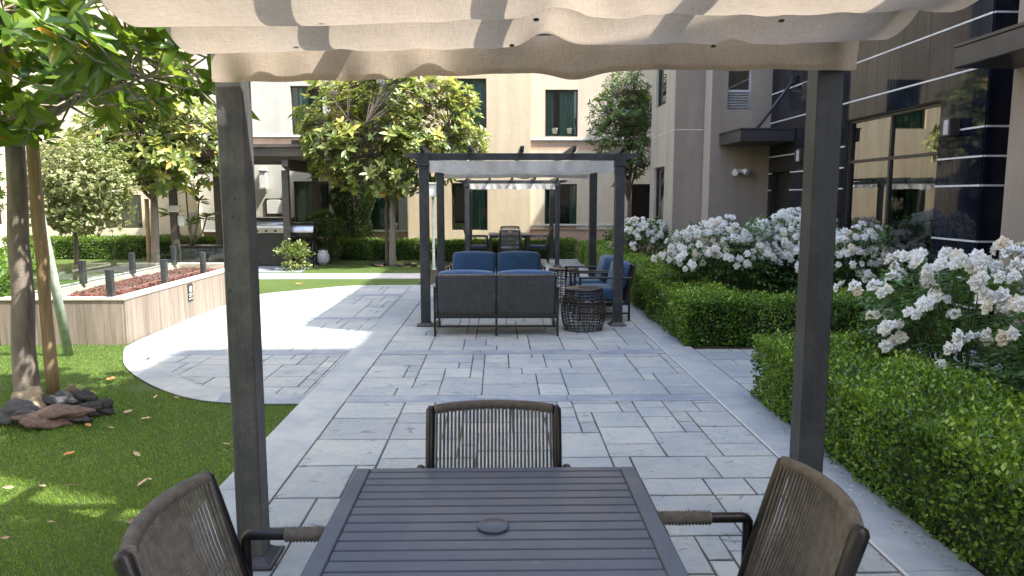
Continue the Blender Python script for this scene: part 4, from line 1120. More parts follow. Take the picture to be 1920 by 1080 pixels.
m = MB(); m.lathe([(.10,0),(.10,.03),(.125,.045),(.145,.08),(.15,.11),(.15,.22),(.143,.25),(.12,.285),(.08,.305),(.03,.31)], 20); m.build('tank_body', M['louvre'], g)
m = MB(); m.lathe([(.115,.285),(.116,.350),(.108,.350),(.106,.285)], 16, cap=False); m.tube([(0,0,.31),(0,0,.37)], .02, 8); m.build('valve_collar', M['louvre'], g)
# framed notice board on the white wall
a = at(498, 405, 20.86); b = at(532, 372, 20.86)
g = thing('notice_board', 'black framed white notice board on the white wall behind the grill', 'notice board', ((a.x+b.x)/2, 20.86, a.z))
w2, h2 = (b.x-a.x)/2, b.z-a.z; m = MB(); m.box(-w2, w2, 0, .035, 0, h2, bev=.004); m.build('board_frame', M['black'], g)
m = MB(); m.box(-w2+.05, w2-.05, -.004, -.0005, .07, h2-.06); n_ = 8
m.add([(-(w2-.05)*math.cos(PI*i/n_), -.004, h2-.06+.03*math.sin(PI*i/n_)) for i in range(n_+1)], [tuple(range(n_+1))]); m.build('notice', M['white_paint'], g)
m = MB()
for i in range(8): m.box(-w2+.08, w2-.08-random.uniform(0, .1), -.0055, -.0045, .11+i*.042, .118+i*.042)
m.build('notice_text', M['louvre'], g)
# wall lantern and small boxes
a = at(487, 355, 20.7); b = at(499, 318, 20.7)
g = thing('wall_lantern', 'pale box lantern on the white wall, just right of the near pergola post', 'lamp', ((a.x+b.x)/2, 20.75, a.z))
m = MB(); h_ = b.z-a.z; m.box(-.09, .09, -.09, .12, .05, h_-.05, bev=.01); m.build('lantern_body', M['white_paint'], g)
m = MB(); m.box(-.12, .12, -.12, .12, h_-.048, h_, bev=.01); m.box(-.10, .10, -.10, .12, .02, .048); m.build('lantern_cap', M['louvre'], g)
c = at(328, 391, 17.38)
g = thing('notice_plate', 'small white sign fixed to the left pavilion post', 'sign', (c.x-.02, 17.32, c.z-.08))
m = MB(); m.box(-.13, .13, 0, .009, 0, .15, bev=.003); m.build('sign_plate', M['white_paint'], g)
m = MB(); [m.box(-.10, .10, -.0025, -.0005, .03+.03*i, .038+.03*i) for i in range(4)]; m.build('sign_text', M['galv'], g)
c = at(338, 415, 17.4)
g = thing('paper_towel_holder', 'white rounded box on the side of the left pavilion post, below the small sign', 'holder', (c.x+.0, 17.42, c.z-.11))
m = MB(); m.box(-.05, .10, -.08, .08, 0, .26, bev=.03); m.box(-.062, -.05, -.04, .04, .08, .18); m.build('holder_body', M['white_paint'], g)
# pole lantern
c = at(813.5, 505, 16.7)
g = thing('garden_lamp', 'slim pale lamp post with a square frosted lantern beside the middle pergola', 'lamp', (c.x, 16.7, 0))
m = MB(); m.lathe([(.055,-.02),(.055,.012),(.03,.02),(.03,1.64)], 14); m.build('pole', M['galv'], g)
m = MB(); m.box(-.085, .085, -.085, .085, 1.645, 1.67, bev=.004); m.box(-.095, .095, -.095, .095, 1.93, 1.965, bev=.006)
for sx in (-1, 1):
    for sy in (-1, 1): m.box(sx*.075-.008, sx*.075+.008, sy*.075-.008, sy*.075+.008, 1.671, 1.929)
lt = m.build('lantern_frame', M['galv'], g); m = MB(); m.box(-.066, .066, -.066, .066, 1.672, 1.928); m.build('lamp_shade', M['white_paint'], lt)
# counter with dark top by the far left pavilion post
c = at(400, 488, 18.2)
g = thing('outdoor_counter', 'low dark counter in the pavilion behind the glass of the fire planter', 'counter', (c.x, 18.3, 0))
m = MB(); m.box(-.85, .85, -.3, .3, 0, .42, bev=.01); m.build('cabinet', M['rock_gray'], g); m = MB(); m.box(-.95, .95, -.36, .36, .421, .46, bev=.008); m.build('counter_top', M['black'], g)
# dark patio under the pavilion
m = MB(); m.box(-9.2, -4.4, 16.2, 20.2, -.02, -.006); setp(m.build('patio', M['band_blue']), kind='structure')

# ================================================================ HEDGES
def hedge(label, boxes, h, leaf, dens, mat='hedge', origin=(0,0), rz=0, name='hedge', group=None, und=.035, w_=.62, sides='nsew'):
    """boxes (x0,x1,y0,y1) in local metres; one mass of leaves over a dark twiggy core"""
    P = []; Nn = []
    for (x0, x1, y0, y1) in boxes:
        def surf(k, f, n_):
            a = RNG.random((k, 2)); P.append(f(a)); Nn.append(np.tile(n_, (k, 1)))
        k = int((x1-x0)*(y1-y0)*dens*1.15); surf(k, lambda a: np.c_[x0+(x1-x0)*a[:,0], y0+(y1-y0)*a[:,1], np.full(len(a), h)], (0,0,1))
        for sd_, wl_, f, n_ in (('w', y1-y0, lambda a: np.c_[np.full(len(a), x0), y0+(y1-y0)*a[:,0], h*a[:,1]], (-1,0,0)),
                           ('e', y1-y0, lambda a: np.c_[np.full(len(a), x1), y0+(y1-y0)*a[:,0], h*a[:,1]], (1,0,0)),
                           ('s', x1-x0, lambda a: np.c_[x0+(x1-x0)*a[:,0], np.full(len(a), y0), h*a[:,1]], (0,-1,0)),
                           ('n', x1-x0, lambda a: np.c_[x0+(x1-x0)*a[:,0], np.full(len(a), y1), h*a[:,1]], (0,1,0))):
            d_ = dens*(1 if sd_ in sides else .35); surf(int(wl_*h*d_), f, n_)
    P = np.vstack(P); Nn = np.vstack(Nn).astype(float); n = len(P)
    # drop points buried inside another box
    keep = np.ones(n, bool)
    for (x0, x1, y0, y1) in boxes:
        keep &= ~((P[:,0] > x0+.05)&(P[:,0] < x1-.05)&(P[:,1] > y0+.05)&(P[:,1] < y1-.05)&(P[:,2] < h-.05))
    P = P[keep]; Nn = Nn[keep]; n = len(P)
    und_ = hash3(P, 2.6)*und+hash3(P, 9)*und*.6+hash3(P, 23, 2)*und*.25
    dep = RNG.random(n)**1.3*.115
    # round the shoulders
    round_ = np.zeros(n)
    P2 = P+Nn*(und_-dep)[:, None]
    sh = np.clip((P2[:,2]-(h-.10))/.10, 0, 1)*.045
    for ax in (0, 1):
        m_ = np.abs(Nn[:, ax]) > .5; P2[m_, ax] -= Nn[m_, ax]*sh[m_]
    D = unit(Nn*.55+rdir(n)*.85+np.array([0,0,.55])); NN = unit(Nn*.8+rdir(n)*.9+np.array([0,0,.3]))
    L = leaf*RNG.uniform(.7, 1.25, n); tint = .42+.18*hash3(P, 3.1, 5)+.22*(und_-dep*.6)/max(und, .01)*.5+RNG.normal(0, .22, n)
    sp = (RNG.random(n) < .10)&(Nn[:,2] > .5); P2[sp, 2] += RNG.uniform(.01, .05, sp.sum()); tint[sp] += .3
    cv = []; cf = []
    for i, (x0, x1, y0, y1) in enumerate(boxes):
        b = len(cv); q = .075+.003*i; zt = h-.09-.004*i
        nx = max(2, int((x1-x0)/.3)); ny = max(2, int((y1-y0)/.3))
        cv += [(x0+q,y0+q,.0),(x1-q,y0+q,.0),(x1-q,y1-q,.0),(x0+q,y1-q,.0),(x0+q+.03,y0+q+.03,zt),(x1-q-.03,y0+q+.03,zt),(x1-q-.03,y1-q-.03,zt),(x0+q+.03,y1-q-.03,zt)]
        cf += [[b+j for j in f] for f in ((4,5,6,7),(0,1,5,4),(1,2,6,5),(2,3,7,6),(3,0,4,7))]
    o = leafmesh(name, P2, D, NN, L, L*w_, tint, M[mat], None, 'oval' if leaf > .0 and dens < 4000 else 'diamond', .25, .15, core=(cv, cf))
    o.location = (origin[0], origin[1], 0); o.rotation_euler = (0, 0, rz)
    return setp(o, label, 'hedge', group)
G_ = 'clipped hedges around the courtyard'
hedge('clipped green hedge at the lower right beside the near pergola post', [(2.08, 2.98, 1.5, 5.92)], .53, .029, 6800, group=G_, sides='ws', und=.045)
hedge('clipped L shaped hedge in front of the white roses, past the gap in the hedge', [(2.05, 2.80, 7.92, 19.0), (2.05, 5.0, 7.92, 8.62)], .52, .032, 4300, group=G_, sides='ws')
hedge('short hedge crossing between the farther rose bush and the big rose bushes', [(2.85, 5.0, 12.9, 13.5)], .60, .03, 3000, group=G_, sides='ws')
hedge('back hedge along the beige wall behind the far dining set', [(-.2, 2.1, 19.35, 20.0), (-3.4, .0, 19.3, 20.0)], .50, .042, 2600, 'hedge_back', group=G_, sides='s', und=.05)
hedge('low hedge behind the small magnolia between bush and beige wall', [(-4.3, -3.45, 19.3, 19.95)], .52, .045, 2200, 'hedge_back', group=G_, sides='s', und=.05)
hedge('long sunlit back hedge at the far left behind the lawn', [(-13.2, -6.6, 19.7, 20.3)], .56, .05, 2000, 'hedge_back', group=G_, sides='s', und=.05)
ang = math.atan2(5.4, -2.45)
hedge('leafy hedge along the left side of the fire planter', [(0, 6.0, .05, 1.5)], .68, .055, 1500, 'hedge_back', origin=(-5.80, 8.45), rz=ang, group=G_, sides='snwe', und=.06)
hedge('taller dark hedge end at the left edge of the photo', [(-8.2, -6.15, 7.7, 8.5)], 1.05, .06, 1100, 'ficus', group=G_, sides='se', und=.07)

# ================================================================ ROSES
def flower_mesh(seed):
    r_ = random.Random(seed); m = MB()
    for ring, (np_, rad, lift, sz) in enumerate(((6,.020,.004,.030),(5,.014,.012,.026),(5,.008,.018,.020),(3,.003,.020,.014))):
        for i in range(np_):
            a = 2*PI*(i+.5*ring)/np_+r_.uniform(-.2, .2); op = r_.uniform(.75, 1.15)*(1-.22*ring); s_ = sz*r_.uniform(.85, 1.15); wv = r_.uniform(0, 6)
            ca, sa = math.cos(a), math.sin(a)
            def fn(u_, v_):
                ww = (u_-.5)*2; r0 = rad*v_*.6+s_*v_*math.sin(op); z = lift+s_*v_*math.cos(op)*.9-.010*ww*ww*v_+.0035*math.sin(v_*5+wv+ww*3)
                if v_ > .9: r0 += .004*math.sin(wv+ww*4)
                wd = s_*.62*math.sin(PI*min(.93, .12+v_*.72))
                x = r0+.0; y = ww*wd; x -= .25*wd*ww*ww*(1-.5*v_)
                return (x*ca-y*sa, x*sa+y*ca, z)
            m.grid(fn, 4, 4)
    me = bpy.data.meshes.new('flower'); me.from_pydata(m.v, [], m.f); me.materials.append(M['petal']); me.polygons.foreach_set('use_smooth', m.sm); me.update(); return me
FM = [flower_mesh(s) for s in range(4)]
FV = [(np.array([v.co[:] for v in me.vertices]), [tuple(p.vertices) for p in me.polygons]) for me in FM]
rose_n = 0
def rose_bush(label, c, rx, ry, h, nleaf, tips, fsize=1.0, seed=1, fl_pts=None, lean=(0,0), leafL=.042):
    r_ = random.Random(seed); t = thing('rose_bush', label, 'rose bush', (c[0], c[1], 0), group='white rose bushes beside the building')
    m = MB(); T = []
    fl = []
    src = []
    for i in range(tips):
        a = r_.uniform(0, 2*PI); rr = math.sqrt(r_.random()); zz = h*(.55+.45*math.sqrt(max(0, 1-rr*rr)))*r_.uniform(.86, 1.06)
        src.append(Vector((rx*rr*math.cos(a), ry*rr*math.sin(a), zz)))
    if fl_pts: src = [p-Vector((c[0], c[1], 0)) for p in fl_pts]
    cl = []
    for p in src:
        b = Vector((p.x*.25+r_.uniform(-.1,.1), p.y*.25+r_.uniform(-.1,.1), -.01)); q = b.lerp(p, .6)+Vector((-p.x*.12, -p.y*.12, h*.12))
        pts = []
        for k in range(7):
            s_ = k/6; pts.append(b*(1-s_)**2+q*2*s_*(1-s_)+p*s_*s_)
        m.tube(pts, [.007-.0008*k for k in range(7)], 5); cl.append(pts)
    m.build('canes', M['cane'], t)
    # foliage: leaflets in fives along short petioles
    n = nleaf//5
    a = RNG.uniform(0, 2*PI, n); rr = RNG.random(n)**.42; zf = RNG.random(n)**.8
    prof = np.sqrt(np.clip(1-(zf-.35)**2*1.35, 0, 1))
    C = np.c_[rx*rr*np.cos(a)*prof, ry*rr*np.sin(a)*prof, .06+zf*(h*.93)]
    gp_ = hash3(C+np.array([c[0], c[1], 0]), 4.5, seed); C = C[gp_ > -.42]; n = len(C)
    ax = unit(np.c_[C[:,0]/rx, C[:,1]/ry, RNG.normal(.15, .35, n)]+rdir(n)*.55); up = unit(np.array([0,0,1.])+rdir(n)*.45)
    sd_ = unit(np.cross(ax, up)); PP = []; DD = []; NN = []; LL = []; TT = []
    base = .40+.25*hash3(C, 3, seed+2)+RNG.normal(0, .12, n)+.12*(zf[gp_ > -.42])
    for (s_, o_, k) in ((.085,0,1.15),(.05,1,1.),(.05,-1,1.),(.018,1,.85),(.018,-1,.85)):
        f = leafL/.042
        PP.append(C+ax*s_*f); DD.append(unit(ax*(.45 if o_ else 1)+sd_*o_)); NN.append(up); LL.append(leafL*k*RNG.uniform(.85,1.15,n)); TT.append(base+RNG.normal(0,.05,n))
    leafmesh('foliage', np.vstack(PP), np.vstack(DD), np.vstack(NN), np.concatenate(LL), np.concatenate(LL)*.66, np.concatenate(TT), M['rose_leaf'], t, 'oval', .3, .25)
    # flowers in clusters
    for p in src:
        k = r_.choice([2,2,3,3]) if fl_pts else r_.choice([3,4,5,6,7])
        for i in range(k):
            o_ = Vector((r_.gauss(0,1), r_.gauss(0,1), r_.gauss(0,.55)))*(.040 if fl_pts else .062) if i else Vector((0,0,0))
            out = (Vector((p.x/rx, p.y/ry, .55)).normalized()*.9+o_.normalized()*.7 if i else Vector((p.x/rx, p.y/ry, .8)))
            out += Vector((-.1, -.45, 0)); fl.append((p+o_, out.normalized(), fsize*r_.uniform(.85, 1.2)))
    r_.shuffle(fl)
    fl.sort(key=lambda q: q[0].y - q[0].z*.8)
    for (p, d_, s_) in fl[:100]:
        o = bpy.data.objects.new('flower', r_.choice(FM)); COL.objects.link(o); o.parent = t
        q = d_.to_track_quat('Z', 'Y'); o.rotation_mode = 'QUATERNION'; o.rotation_quaternion = q; o.location = p; o.scale = (s_,)*3
    rest = fl[100:]
    if rest:
        m = MB()
        for (p, d_, s_) in rest:
            V, F = r_.choice(FV); Rm = d_.to_track_quat('Z', 'Y').to_matrix(); m.add([Rm @ Vector(v)*s_+p for v in V], F, 0, True)
        o = m.build('flowers', M['petal'], t); o['kind'] = 'stuff'
    return t
rose_bush('white rose bush farthest down the walk, under the ficus', (2.95, 15.1), .62, .55, 1.15, 5000, 60, 1.2, 21, leafL=.05)
rose_bush('dense white rose bush just behind the L shaped hedge, left of the two big ones', (3.05, 10.0), .80, .65, 1.24, 8500, 115, 1.25, 22, leafL=.045)
rose_bush('tallest dense white rose bush directly left of the near right post', (4.15, 10.35), .78, .65, 1.38, 8500, 125, 1.25, 23, leafL=.045)
rose_bush('white rose bush below the big four pane window, right of the near right post', (4.45, 9.2), .62, .42, 1.22, 6500, 60, 1.2, 24, leafL=.045)
NEAR = [(1683,480),(1700,487),(1678,503),(1712,478),(1730,477),(1655,535),(1665,545),(1645,540),(1672,520),(1685,513),(1772,477),(1795,480),(1788,500),(1835,480),(1850,490),(1820,500),(1840,520),(1740,505),(1760,500),(1750,550),(1757,560),(1730,573),(1650,583),(1632,592),(1645,620),(1662,625),(1672,612),(1668,645),(1676,640),(1718,590),(1703,675),(1762,692),(1765,685),(1740,530),(1610,542),(1580,535)]
NEAR2 = [(1880,462),(1905,468),(1895,476),(1918,480),(1885,513),(1905,520),(1855,572),(1890,578),(1910,570),(1880,555),(1820,635),(1852,628),(1797,655),(1787,590),(1918,500),(1900,630),(1870,500),(1845,560)]
rr_ = random.Random(5)
rose_bush('loose near rose bush with scattered white blooms over the lower right hedge', (3.55, 5.45), .72, .75, 1.12, 9000, 0, 1.15, 25, [atX(x, y, (2.98 if y < 520 else 2.82)+rr_.random()*.28) for x, y in NEAR], leafL=.047)
rose_bush('nearest rose bush at the right edge of the photo, with large white blooms', (3.75, 4.15), .70, .72, 1.05, 9000, 0, 1.2, 26, [atX(x, y, (3.1 if y < 520 else 2.95)+rr_.random()*.3) for x, y in NEAR2], leafL=.05)
# plain shrub leaves lower right behind the near hedge
# ================================================================ TREES
def whorls(C, A, nl, L, tilt=(.9, 1.35), seed=0):
    n = len(C); L = L*RNG.uniform(.62, 1.25, n); t1 = unit(np.cross(A, rdir(n))); t2 = np.cross(A, t1); P = []; D = []; NN = []; LL = []
    for j in range(nl):
        a = 2*PI*j/nl+RNG.uniform(-.35, .35, n); el = RNG.uniform(*tilt, n)*(0.75+.35*(j % 3)/2)
        d = A*np.cos(el)[:, None]+(t1*np.cos(a)[:, None]+t2*np.sin(a)[:, None])*np.sin(el)[:, None]
        P.append(C-A*(.03*(j % 3))[..., None] if False else C-A*.02*(j % 3)); D.append(d); NN.append(unit(A*1.2+rdir(n)*.35)); LL.append(L*RNG.uniform(.65, 1.15, n))
    return np.vstack(P), np.vstack(D), np.vstack(NN), np.concatenate(LL)
def tree(name, label, base, fork, r0, cc, cr, nw, nl, L, mat, bark_='bark', seed=1, limbs=7, wr=.42, gap=-.35, keep=None, group=None, extra_limbs=(), sub=True, lean=0, shell=.5, yell=.0, gs=1.6):
    r_ = random.Random(seed); t = thing(name, label, 'tree', (base[0], base[1], 0), group=group)
    B = Vector((base[0], base[1], -.03)); Fk = Vector(fork); c = Vector(cc)
    m = MB(); pts = [B, B+Vector((0,0,.08))]+[B.lerp(Fk, k/5)+Vector((r_.uniform(-.015,.015), r_.uniform(-.015,.015), 0)) for k in range(1, 6)]
    m.tube(pts, [r0*1.35, r0*1.12]+[r0*(1-.055*k) for k in range(5)], 14); m.build('trunk', M[bark_], t)
    m = MB(); nodes = []
    tg = []
    for i in range(limbs):
        a = 2*PI*i/limbs+r_.uniform(-.3, .3); el = r_.uniform(-.1, .9)
        tg.append(c+Vector((cr[0]*.72*math.cos(a)*math.cos(el), cr[1]*.72*math.sin(a)*math.cos(el), cr[2]*.75*math.sin(el))))
    tg += [Vector(e) for e in extra_limbs]
    for i, T in enumerate(tg):
        mid = Fk.lerp(T, .5)+Vector((r_.uniform(-.1,.1), r_.uniform(-.1,.1), .18*(T-Fk).length*r_.uniform(.2,1)))
        st = Fk+Vector((0,0,-.12*r_.random())); pp = []
        for k in range(9):
            s_ = k/8; pp.append(st*(1-s_)**2+mid*2*s_*(1-s_)+T*s_*s_+Vector((r_.uniform(-1,1), r_.uniform(-1,1), r_.uniform(-1,1)))*.018*(k > 0))
        m.tube(pp, [r0*(.44-.042*k) for k in range(9)], 8); nodes += [(p, r0*(.44-.042*k)) for k, p in enumerate(pp) if k > 1]
    # whorl positions
    W = []
    tries = 0
    while len(W) < nw and tries < nw*40:
        tries += 1
        v = Vector((r_.gauss(0,1), r_.gauss(0,1), r_.gauss(0,1))).normalized()*(r_.random()**shell)
        p = c+Vector((v.x*cr[0], v.y*cr[1], v.z*cr[2]))
        nz = float(hash3(np.array([[p.x, p.y, p.z]]), gs, seed)[0])
        if nz < gap: continue
        p += Vector((v.x, v.y, v.z))*.22*nz
        if keep and not keep(p): continue
        W.append(p)
    NP = np.array([n_[0][:] for n_ in nodes])
    for i, p in enumerate(W):
        d_ = NP-np.array(p[:]); k = int(np.argmin((d_**2).sum(1)*(1+.0*d_[:,0]) + np.where(NP[:,2] > p.z+.1, .3, 0)))
        q, rq = nodes[k]; mid = q.lerp(p, .55)+Vector((0,0,-.06))
        if sub: m.tube([q, q.lerp(mid, .6), mid, p], [min(rq*.5, .012), .009, .007, .005], 4, cap=False)
    m.build('branches', M['bark_light' if seed == 31 else 'bark_dark'], t)
    C = np.array([p[:] for p in W]); A = unit((C-np.array(c[:]))/np.array(cr)*.75+np.array([0,0,.75])+rdir(len(C))*.45)
    P, D, NN, LL = whorls(C, A, nl, L); n = len(P)
    D[:, 2] -= .12; tint = .42+.22*hash3(P, 1.3, seed)+RNG.normal(0, .17, n)+.10*(P[:,2]-cc[2])/cr[2]
    top = np.tile(RNG.random(len(C)) < yell, nl); tint[top] += .38
    tint = np.clip(tint, 0, .955); tint[RNG.random(n) < .012] = 1
    leafmesh('foliage', P, D, NN, LL, LL*wr, tint, M[mat], t, 'oval', .35, .22)
    for o in t.children: o.matrix_parent_inverse = Matrix.Translation(-t.location)
    return t
Gm = 'magnolia trees on the lawn'
mg = tree('magnolia_tree', 'near magnolia with big glossy leaves at the left edge, leaning on a timber stake', (-3.93, 6.03), (-3.84, 6.0, 2.15), .088,
     (-3.35, 5.15, 2.85), (2.15, 1.25, .85), 390, 8, .20, 'magnolia', 'bark', 31, 6, .42, -.35, group=Gm,
     extra_limbs=((-1.75,4.75,2.72), (-2.3,4.9,2.42), (-4.6,5.2,2.25)), shell=.42, yell=.10,
     keep=lambda p: not (p.x > -1.45 and p.z > 2.0) and not (p.z < 2.25 and p.x > -3.0) and p.z > 1.85 and p.y > 3.9 and not (p.x > -1.75 and p.y < 4.4))
def stake(label, p, q, r_, mat, group=None, tilt=None):
    m = MB(); P_, Q_ = Vector(p), Vector(q); m.tube([P_.lerp(Q_, k/8)+Vector((.004*math.sin(k*2), .004*math.cos(k*3), 0)) for k in range(9)], [r_*(1+.05*math.sin(k*1.7)) for k in range(9)], 14)
    return m
m = stake('', (-3.74,6.06,-.03), (-3.70,5.98,2.35), .048, 'stake'); o = m.build('tree_stake', M['stake']); setp(o, 'thick round timber stake right beside the near magnolia trunk', 'stake', 'tree stakes')
m = MB(); m.tube([(-4.53,7.66,-.03), at(100,520,7.5), at(74,400,7.35), at(64,340,7.28)], .045, 16); o = m.build('steel_pipe', M['galv']); setp(o, 'leaning greenish steel pipe propping up the near magnolia', 'pipe')
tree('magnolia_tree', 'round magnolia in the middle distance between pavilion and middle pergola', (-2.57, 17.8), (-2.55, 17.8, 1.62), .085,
     (-2.55, 17.8, 3.25), (2.25, 1.7, 1.62), 1000, 8, .21, 'magnolia_pale', 'bark', 32, 8, .44, .06, group=Gm, shell=.38, yell=.22, gs=2.0, keep=lambda p: p.z > 1.75)
m = stake('', (-2.72,17.8,-.03), (-2.70,17.78,1.75), .04, 'stake'); o = m.build('tree_stake', M['bark_dark']); setp(o, 'reddish stake tied to the middle distance magnolia', 'stake', 'tree stakes')
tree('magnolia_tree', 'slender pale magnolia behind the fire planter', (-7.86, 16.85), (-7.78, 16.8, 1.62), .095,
     (-7.65, 16.7, 2.85), (1.75, 1.3, 1.25), 800, 8, .20, 'magnolia_pale', 'bark', 33, 8, .46, -.15, group=Gm, shell=.45, yell=.25, gs=2.2, keep=lambda p: p.z > 1.7)
m = stake('', (-8.02,16.9,-.03), (-7.98,16.88,1.6), .045, 'stake'); o = m.build('tree_stake', M['stake']); setp(o, 'timber stake behind the trunk of the slender magnolia', 'stake', 'tree stakes')
tree('variegated_tree', 'small round tree with tiny pale leaves left of the slender magnolia', (-8.55, 14.9), (-8.5, 14.9, 1.0), .05,
     (-8.45, 14.95, 1.85), (1.1, .9, 1.0), 2800, 8, .065, 'pale_leaf', 'bark_dark', 34, 6, .6, -.75, shell=.36, yell=.2, gs=3.5, sub=False)
tree('ficus_tree', 'upright dark green tree against the corner of the taupe building', (3.15, 17.7), (3.15, 17.7, 1.6), .06,
     (2.98, 17.7, 3.3), (.82, .8, 1.5), 620, 8, .12, 'ficus', 'bark_dark', 35, 7, .36, -.35, shell=.42, yell=.22, gs=2.4, keep=lambda p: p.x < 3.35 or p.y > 16.9)
tree('leafy_tree', 'dark leafy tree at the far left behind the near trunk', (-9.8, 12.0), (-9.8, 12.0, 1.3), .08,
     (-9.6, 12.2, 2.4), (1.7, 1.4, 1.6), 700, 8, .10, 'ficus', 'bark_dark', 36, 7, .45, -.4, shell=.4, gs=2.0, sub=False)
# conifer column
t = thing('conifer', 'narrow dark conifer against the white wall behind the middle magnolia', 'tree', (-4.0, 20.3, 0))
n = 34000; z = RNG.random(n)**.85*4.7+.15; rmax = .50*np.sqrt(np.clip(1-(z/4.95)**1.8, 0, 1))*(1+.25*np.sin(z*5))+.04; a = RNG.uniform(0, 2*PI, n); rad = rmax*RNG.random(n)**.35
P = np.c_[rad*np.cos(a), rad*np.sin(a)*.8, z]; P[:, :2] += (hash3(P, 3)*.10)[:, None]
D = np.c_[np.cos(a)*.7, np.sin(a)*.7, np.ones(n)]+rdir(n)*.35
leafmesh('foliage', P, D, rdir(n), RNG.uniform(.06, .13, n), .022, RNG.random(n), M['conifer'], t, 'diamond', 0, 0)
m = MB(); m.tube([(0,0,-.03),(0,0,2.5),(.02,0,4.6)], [.07,.05,.01], 8); m.build('trunk', M['bark_dark'], t)
def shrub(label, c, rx, ry, h, n, L, mat, name='shrub', cat='shrub', seed=1, gap=-.5, wr=.6, wig=.09):
    t = thing(name, label, cat, (c[0], c[1], 0))
    d = rdir(n); d[:, 2] = np.abs(d[:, 2])**.9*np.sign(d[:, 2]+.25); rad = RNG.random(n)**.4
    P = np.c_[d[:,0]*rx*rad, d[:,1]*ry*rad, h*.48+d[:,2]*h*.5*rad]; P += d*(hash3(P+np.array([c[0],c[1],0]), 5, seed)*wig)[:, None]; P = P[(hash3(P, 6, seed) > gap)&(P[:,2] > .01)]; k = len(P)
    D = unit(unit(P-np.array([0,0,h*.35]))+rdir(k)*.9); NN = unit(rdir(k)*.7+np.array([0,-.1,1])); LL = L*RNG.uniform(.7, 1.2, k)
    leafmesh('foliage', P, D, NN, LL, LL*wr, .45+.25*hash3(P, 4, seed)+RNG.normal(0,.2,k), M[mat], t, 'oval', .3, .2)
    m = MB()
    for i in range(10):
        a = random.uniform(0, 2*PI); m.tube([(0,0,-.02), (rx*.3*math.cos(a), ry*.3*math.sin(a), h*.4), (rx*.7*math.cos(a), ry*.7*math.sin(a), h*.8)], [.012,.009,.004], 5)
    m.build('stems', M['bark_dark'], t); return t
shrub('tall dark leafy bush between the smoker grill and the back hedge', (-4.42, 18.6), .58, .5, 1.35, 5200, .075, 'shrub', seed=3, gap=-.3)
shrub('low lime green bush at the edge of the grass in front of the grills', (-4.66, 16.75), .46, .38, .66, 2000, .075, 'lime_leaf', seed=4, gap=.02, wig=.2)
shrub('dark green clump at the foot of the taupe building corner', (3.2, 18.6), .5, .4, .9, 1500, .09, 'ficus', seed=6)
# plumeria-like plants with long leaf rosettes
def rosette_plant(label, c, heads, stem_r=.03, mat='lime_leaf', L=.34, nl=14):
    t = thing('plumeria', label, 'plant', (c[0], c[1], 0)); m = MB()
    fork = Vector((0, 0, heads[0][2]*.35)); m.tube([(0,0,-.02), fork], [stem_r, stem_r*.85], 8)
    for h_ in heads: m.tube([fork, fork.lerp(Vector(h_), .5)+Vector((h_[0]*.2, h_[1]*.2, -.03)), h_], [stem_r*.8, stem_r*.7, stem_r*.6], 8)
    m.build('stem', M['bark'], t)
    C = np.array(heads); A = unit(np.array([[h_[0]*.5, h_[1]*.5, 1.] for h_ in heads])); P, D, NN, LL = whorls(C, A, nl, L, (.8, 1.5))
    leafmesh('foliage', P, D, NN, LL, LL*.24, RNG.uniform(.2, .8, len(P)), M[mat], t, 'oval', .3, .25)
rosette_plant('tall plumeria with long drooping leaves beside the left pavilion post', (-7.62, 18.3), [(-.45,-.1,1.25),(.25,0,1.55),(-.1,.1,1.8),(.45,-.1,1.15),(.1,-.2,1.0)])
p_ = gr(184, 500)
rosette_plant('small young plumeria growing out of the sunlit lawn beyond the planter', (-11.2, 18.0), [(-.1,0,.55),(.18,0,.62),(.0,.05,.75)], .018, 'lime_leaf', .28, 9)

# ================================================================ ROCKS, FALLEN LEAVES
def rock(label, px, py, wpx, hpx, mat, seed, sq=(1,1,.7), Yoff=0, rz=0, group='lava rocks around the tree trunks'):
    p = gr(px, py); zc_ = math.hypot(p.x, p.y)
    zc_ = (p-Vector((0,0,CAM_H))).dot(_f); W_ = wpx/FPX*zc_*.46; H_ = hpx/FPX*zc_*.36
    me = rockmesh('lava_rock', seed, 4, .45, (1, .85, 1)); o = mkobj('lava_rock', me, None, M[mat], True)
    o.scale = (W_, max(W_*.8, H_), H_*1.15); o.rotation_euler = (0, 0, rz); o.location = (p.x, p.y+W_*.8+Yoff, H_*.75)
    return setp(o, label, 'rock', group)
RK = [('large brown flat rock in front of the near tree',72,806,118,44,'rock_red',1,.2),('grey pitted rock cut by the left edge of the photo',15,800,75,58,'rock_gray',2,0),
 ('smooth tan boulder against the near magnolia trunk',45,775,58,62,'rock_tan',3,0),('grey rock at the foot of the timber stake',85,768,48,34,'rock_gray',4,0),
 ('grey pitted rock behind the brown one, right of the stake',113,762,46,34,'rock_gray',5,0),('reddish rock at the back of the rock ring',126,752,34,34,'rock_red',6,0),
 ('black rock at the top right of the near rock ring',150,760,46,34,'rock',7,0),('rightmost black lava rock of the near rock ring',184,780,42,38,'rock',8,0),
 ('black lava rock in the middle of the right side of the ring',155,785,52,36,'rock',9,0),('low black rock touching the right end of the brown rock',135,797,50,26,'rock',10,0),
 ('small black rock wedged above the brown rock',118,778,30,24,'rock',11,0)]
for (lb_, x, y, w2, h2, mt, sd_, rz_) in RK: rock(lb_, x, y, w2, h2, mt, sd_*3, rz=rz_)
